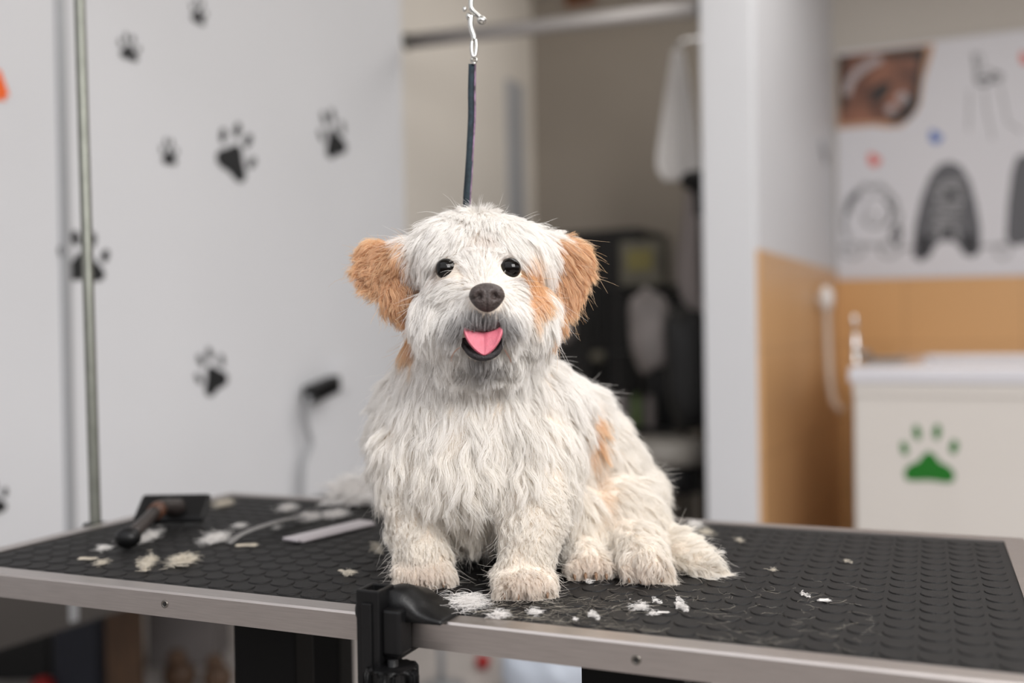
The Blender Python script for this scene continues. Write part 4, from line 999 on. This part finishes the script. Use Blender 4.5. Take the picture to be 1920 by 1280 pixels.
# per clump random offsets of direction, length and phase
bdir = rngc.normal(size=(len(bi), 3))*.26; sdir = rngc.normal(size=(len(si), 3))*.17
blen = rngc.uniform(.75, 1.2, len(bi)); slen = rngc.uniform(.8, 1.15, len(si)); sph = rngc.uniform(0, 2*PI, len(si)); bph = rngc.uniform(0, 2*PI, len(bi)); sfr = rngc.uniform(.7, 1.5, len(si))
def shape(idx, jit):
    b, s = ba[idx], sa[idx]; m_ = len(idx)
    hs_ = np.where((root[idx, 2] > 1.0), .40, .85)[:, None]
    d0 = nrmz(tang[idx]+bdir[b]*hs_+sdir[s]*hs_**.5+rngc.normal(size=(m_, 3))*jit)
    Ls = (L_h[idx]*blen[b]*slen[s]*(1 if jit == 0 else rngc.uniform(.7, 1.1, m_)))[:, None]
    pts = np.zeros((m_, KP, 3)); p = root[idx].copy(); n0 = nrm[idx]; lf = lift[idx][:, None]; cu = curl[idx][:, None]
    side = nrmz(np.cross(n0, d0)); ph = (sph[s]*.35+bph[b])[:, None]; fr_ = sfr[s][:, None]*np.where(cu > .3, 1.6, 1.0)
    pts[:, 0] = p
    for k in range(1, KP):
        t = S_[k]
        dd = d0+n0*lf*1.15*(1-1.25*t)+np.array([0, 0, -1])*.35*t
        dd = dd+side*cu*2.6*np.sin(2*PI*fr_*t+ph)+n0*cu*1.6*np.cos(2*PI*fr_*t+ph)
        p = p+nrmz(dd)*Ls/(KP-1); pts[:, k] = p
    return pts
allp = shape(np.arange(n_), .10)
sc_p = shape(si, 0); bc_p = shape(bi, 0)
ws = (S_**.8)[None, :, None]
allp += (sc_p[sa]-allp)*(.62*ws)*rngc.uniform(.5, 1.25, (n_, 1, 1)).clip(0, 1)
allp += (bc_p[ba]-allp)*(.20*ws**1.3)
# flyaways
fz = rngc.random(n_) < .035; allp[fz] += (rngc.normal(size=(fz.sum(), 1, 3))*.009)*(S_[None, :, None]**1.5)
allp[:, :, 2] = np.maximum(allp[:, :, 2], ZTB+.0008)
# keep eyes, nose and mouth free of hair that would lie over them
def over(c, fw, r_, ext=.05):
    rel = allp-np.array(tuple(c)); f3 = np.array(tuple(fw)); ax = (rel*f3).sum(2); rad = np.linalg.norm(rel-ax[:, :, None]*f3, axis=2)
    return ((ax > -.006)&(ax < ext)&(rad < r_)).any(1)
drop = np.zeros(n_, bool)
for c, fw in eyes: drop |= over(c, fw, .0096)&(rngc.random(n_) < .985)
drop |= over(nc, nfw, .0150)
mfw = (CAM-mc).normalized()
rel = allp-np.array(tuple(mc)); mm_ = ((np.abs(rel[:, :, 0]) < .0185)&(rel[:, :, 2] > -.0165)&(rel[:, :, 2] < .0075)&(rel[:, :, 1] < .01)&(rel[:, :, 1] > -.05)).any(1)
drop |= mm_
# colour by place on the coat
def blob(px, py, rx, rz, soft=.35, d=None, ry=9):
    s_ = surf(px, py); c = np.array(tuple(s_ if s_ is not None else P(px, py, d or 1.05)))
    e_ = np.sqrt((((root-c)/np.array([rx, ry, rz])/.001*np.array([1, .5, 1]))**2).sum(1))
    return 1/(1+np.exp((e_-1)/soft*3))
white = np.array(srgb((254, 252, 249))); cream = np.array(srgb((247, 237, 219))); tan = np.array(srgb((240, 194, 132))); dtan = np.array(srgb((200, 142, 86))); grey = np.array(srgb((104, 98, 98))); brown = np.array(srgb((190, 150, 112)))
colr = np.tile(white, (n_, 1))
def mixc(w_, c):
    global colr
    colr = colr*(1-w_[:, None])+c*w_[:, None]
hz = root[:, 2]
mixc(np.clip((1.0-hz)/.20, 0, 1)*.40, cream)  # creamier towards the paws, with warm shading put into the fur colour
noise_ = rngc.random(n_)
earL = ((root-np.array(tuple(P(730, 512, 1.03))))/np.array([.038, .05, .046])); eL = (earL**2).sum(1) < 1
earL_w = 1/(1+np.exp(((earL**2).sum(1)-.85)*9))
xb = (root[:, 0] < P(775, 500, 1.03).x)&(hz < P(740, 452, 1.03).z)&(hz > P(740, 640, 1.03).z)&(root[:, 1] < 1.08)
mixc(np.where(xb, .92, 0)*np.clip(noise_+.45, 0, 1), tan); mixc(blob(765, 545, 10, 40)*.5, dtan); mixc(blob(725, 500, 18, 22, ry=20)*.35, dtan)
xr = (root[:, 0] > P(1034, 500, 1.03).x)&(hz < P(1040, 452, 1.03).z)&(hz > P(1040, 620, 1.03).z)&(root[:, 1] < 1.08)
mixc(np.where(xr, .85, 0)*np.clip(noise_+.4, 0, 1), tan)
mixc(blob(997, 530, 9, 30, ry=40)*.85, tan); mixc(blob(985, 505, 8, 12, ry=30)*.8, tan); mixc(blob(780, 620, 7, 22, ry=30)*.8, tan)
mixc(blob(905, 455, 14, 12)*.12, brown)
mixc(blob(1105, 800, 8, 26, ry=40)*.75, tan); mixc(blob(1125, 900, 9, 40, ry=40)*.25, tan)
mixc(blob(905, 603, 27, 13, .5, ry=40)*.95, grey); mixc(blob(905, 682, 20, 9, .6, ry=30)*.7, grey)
for c, fw in eyes:
    dd_ = np.linalg.norm(root-np.array(tuple(c)), axis=1); mixc(np.exp(-((dd_-.009)/.0035)**2)*.75, dtan*.4)
for pw in (fl, fr, ft, ft2):
    dd_ = np.linalg.norm((root-np.array(tuple(pw+Vector((0, -.02, 0)))))/np.array([1.3, 1, .7]), axis=1); mixc(np.exp(-(dd_/.020)**2)*.32, brown)
colr *= (.93+.07*rngc.random((n_, 1)))*(.96+.04*rngc.random(len(si))[sa][:, None])
earm = (xb|xr); sv = rngc.random(len(si))[sa]; vv = np.clip(sv*.7+rngc.random(n_)*.4, 0, 1)[:, None]
ec = dtan*(1-vv)+np.array(srgb((250, 220, 176)))*vv
colr = np.where(earm[:, None], colr*.35+ec*.65, colr)
# material
mf = bpy.data.materials.new('fur_fibre'); mf.use_nodes = True; nt = mf.node_tree; nt.nodes.clear()
out = nt.nodes.new('ShaderNodeOutputMaterial'); at = nt.nodes.new('ShaderNodeAttribute'); at.attribute_name = 'fur_color'
df = nt.nodes.new('ShaderNodeBsdfDiffuse'); tr_ = nt.nodes.new('ShaderNodeBsdfTranslucent'); hb = nt.nodes.new('ShaderNodeBsdfHair')
hb.component = 'Reflection'; hb.inputs['RoughnessU'].default_value = .35; hb.inputs['RoughnessV'].default_value = .6; hb.inputs['Color'].default_value = (.9, .9, .9, 1)
m1 = nt.nodes.new('ShaderNodeMixShader'); m1.inputs[0].default_value = .5; m2 = nt.nodes.new('ShaderNodeMixShader'); m2.inputs[0].default_value = .10
for k_n in (df, tr_): nt.links.new(at.outputs['Color'], k_n.inputs['Color'])
nt.links.new(df.outputs[0], m1.inputs[1]); nt.links.new(tr_.outputs[0], m1.inputs[2]); nt.links.new(m1.outputs[0], m2.inputs[1]); nt.links.new(hb.outputs[0], m2.inputs[2]); nt.links.new(m2.outputs[0], out.inputs[0])
def hair_obj(name, pts, cols, r0, label=None):
    m_ = len(pts); K = pts.shape[1]; cu = bpy.data.hair_curves.new(name); cu.add_curves([K]*m_)
    cu.attributes['position'].data.foreach_set('vector', pts.reshape(-1).astype(np.float32))
    ra = cu.attributes.get('radius') or cu.attributes.new('radius', 'FLOAT', 'POINT')
    rr_ = np.tile(r0*np.array([1, 1, 1, .95, .85, .72, .55, .30])[:K], m_).astype(np.float32) if K == 8 else np.tile(np.linspace(r0, r0*.3, K), m_).astype(np.float32)
    ra.data.foreach_set('value', rr_)
    ca = cu.attributes.new('fur_color', 'FLOAT_COLOR', 'CURVE'); ca.data.foreach_set('color', np.concatenate([cols, np.ones((m_, 1))], 1).astype(np.float32).ravel())
    cu.materials.append(mf); o = bpy.data.objects.new(name, cu); col.objects.link(o); o.parent = dog; o.matrix_parent_inverse = dI
    if label: o['label'] = label
    return o
ok = ~drop
isL = ok&xb; isR = ok&xr
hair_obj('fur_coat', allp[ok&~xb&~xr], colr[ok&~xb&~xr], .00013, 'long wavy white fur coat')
hair_obj('ear_fur', allp[isL], colr[isL], .00015, 'tan curly fur of the drooping ear'); hair_obj('ear_fur', allp[isR], colr[isR], .00015, 'tan straight fur of the drooping ear')
# two brown whiskers of hair at the mouth corners
wk = []
for pth in ([(862, 652), (852, 660), (847, 672), (847, 690)], [(947, 655), (952, 665), (957, 675), (961, 688)]):
    for j in range(8):
        base = [P(x+rng.normal()*.8, y+rng.normal()*.8, mD-.012) for x, y in pth]; sp = smooth_path(base, 3)[:8]; wk.append([tuple(p) for p in sp])
wk = np.array(wk); hair_obj('whisker', wk, np.tile(np.array(srgb((120, 76, 50))), (len(wk), 1)), .0002)

# ------------------------------------------------------------------ light
w = bpy.data.worlds.new('world'); bpy.context.scene.world = w; w.use_nodes = True
wn = w.node_tree; wt = wn.nodes.new('ShaderNodeTexCoord'); ws_ = wn.nodes.new('ShaderNodeSeparateXYZ'); wr = wn.nodes.new('ShaderNodeValToRGB')
wr.color_ramp.elements[0].position = 0.49; wr.color_ramp.elements[0].color = (.10, .083, .073, 1)
wr.color_ramp.elements[1].position = 0.66; wr.color_ramp.elements[1].color = (.97, .97, 1.0, 1)
wm = wn.nodes.new('ShaderNodeMapRange'); wm.inputs['From Min'].default_value = -1; wm.inputs['From Max'].default_value = 1
wn.links.new(wt.outputs['Generated'], ws_.inputs[0]); wn.links.new(ws_.outputs[2], wm.inputs[0]); wn.links.new(wm.outputs[0], wr.inputs[0]); wn.links.new(wr.outputs[0], wn.nodes['Background'].inputs[0])
wn.nodes['Background'].inputs[1].default_value = 1.5
def area(name, loc, target, size, power, color=(1, 1, 1)):
    l = bpy.data.lights.new(name, 'AREA'); l.shape = 'RECTANGLE'; l.size = size[0]; l.size_y = size[1]; l.energy = power; l.color = color
    o = bpy.data.objects.new(name, l); col.objects.link(o); o.location = loc
    o.rotation_euler = (Vector(target)-Vector(loc)).to_track_quat('-Z', 'Y').to_euler(); return o
area('window_light', (.95, -.35, 1.95), (0, 1.05, 1.0), (1.1, .9), 43, (1, .975, .95))
area('recess_fill', tuple(room(-1.25, 3.75, 2.7)), tuple(room(-2.0, 3.9, 1.2)), (.5, .5), 7, (1, .96, .92))  # added fill that brightens the recess's left wall, not a known lamp
area('overhead_fill', (1.0, 2.3, 2.7), (.8, 2.5, 0), (2.0, 1.5), 34, (1, .98, .96))  # added overhead fill, placed to brighten the side wall and poster

cam = bpy.data.cameras.new('camera'); co = bpy.data.objects.new('camera', cam); col.objects.link(co)
cam.sensor_width = 36; cam.lens = F*36/1920; cam.clip_start = .02
co.matrix_world = Matrix.Translation(CAM) @ Matrix((cr_, cu_, -cf)).transposed().to_4x4()
cam.dof.use_dof = True; cam.dof.focus_distance = .985; cam.dof.aperture_fstop = 1.8
bpy.context.scene.camera = co
sc_ = bpy.context.scene
sc_.view_settings.view_transform = 'Standard'; sc_.view_settings.look = 'None'
sc_.cycles.max_bounces = 12; sc_.cycles.diffuse_bounces = 8; sc_.cycles.transmission_bounces = 10
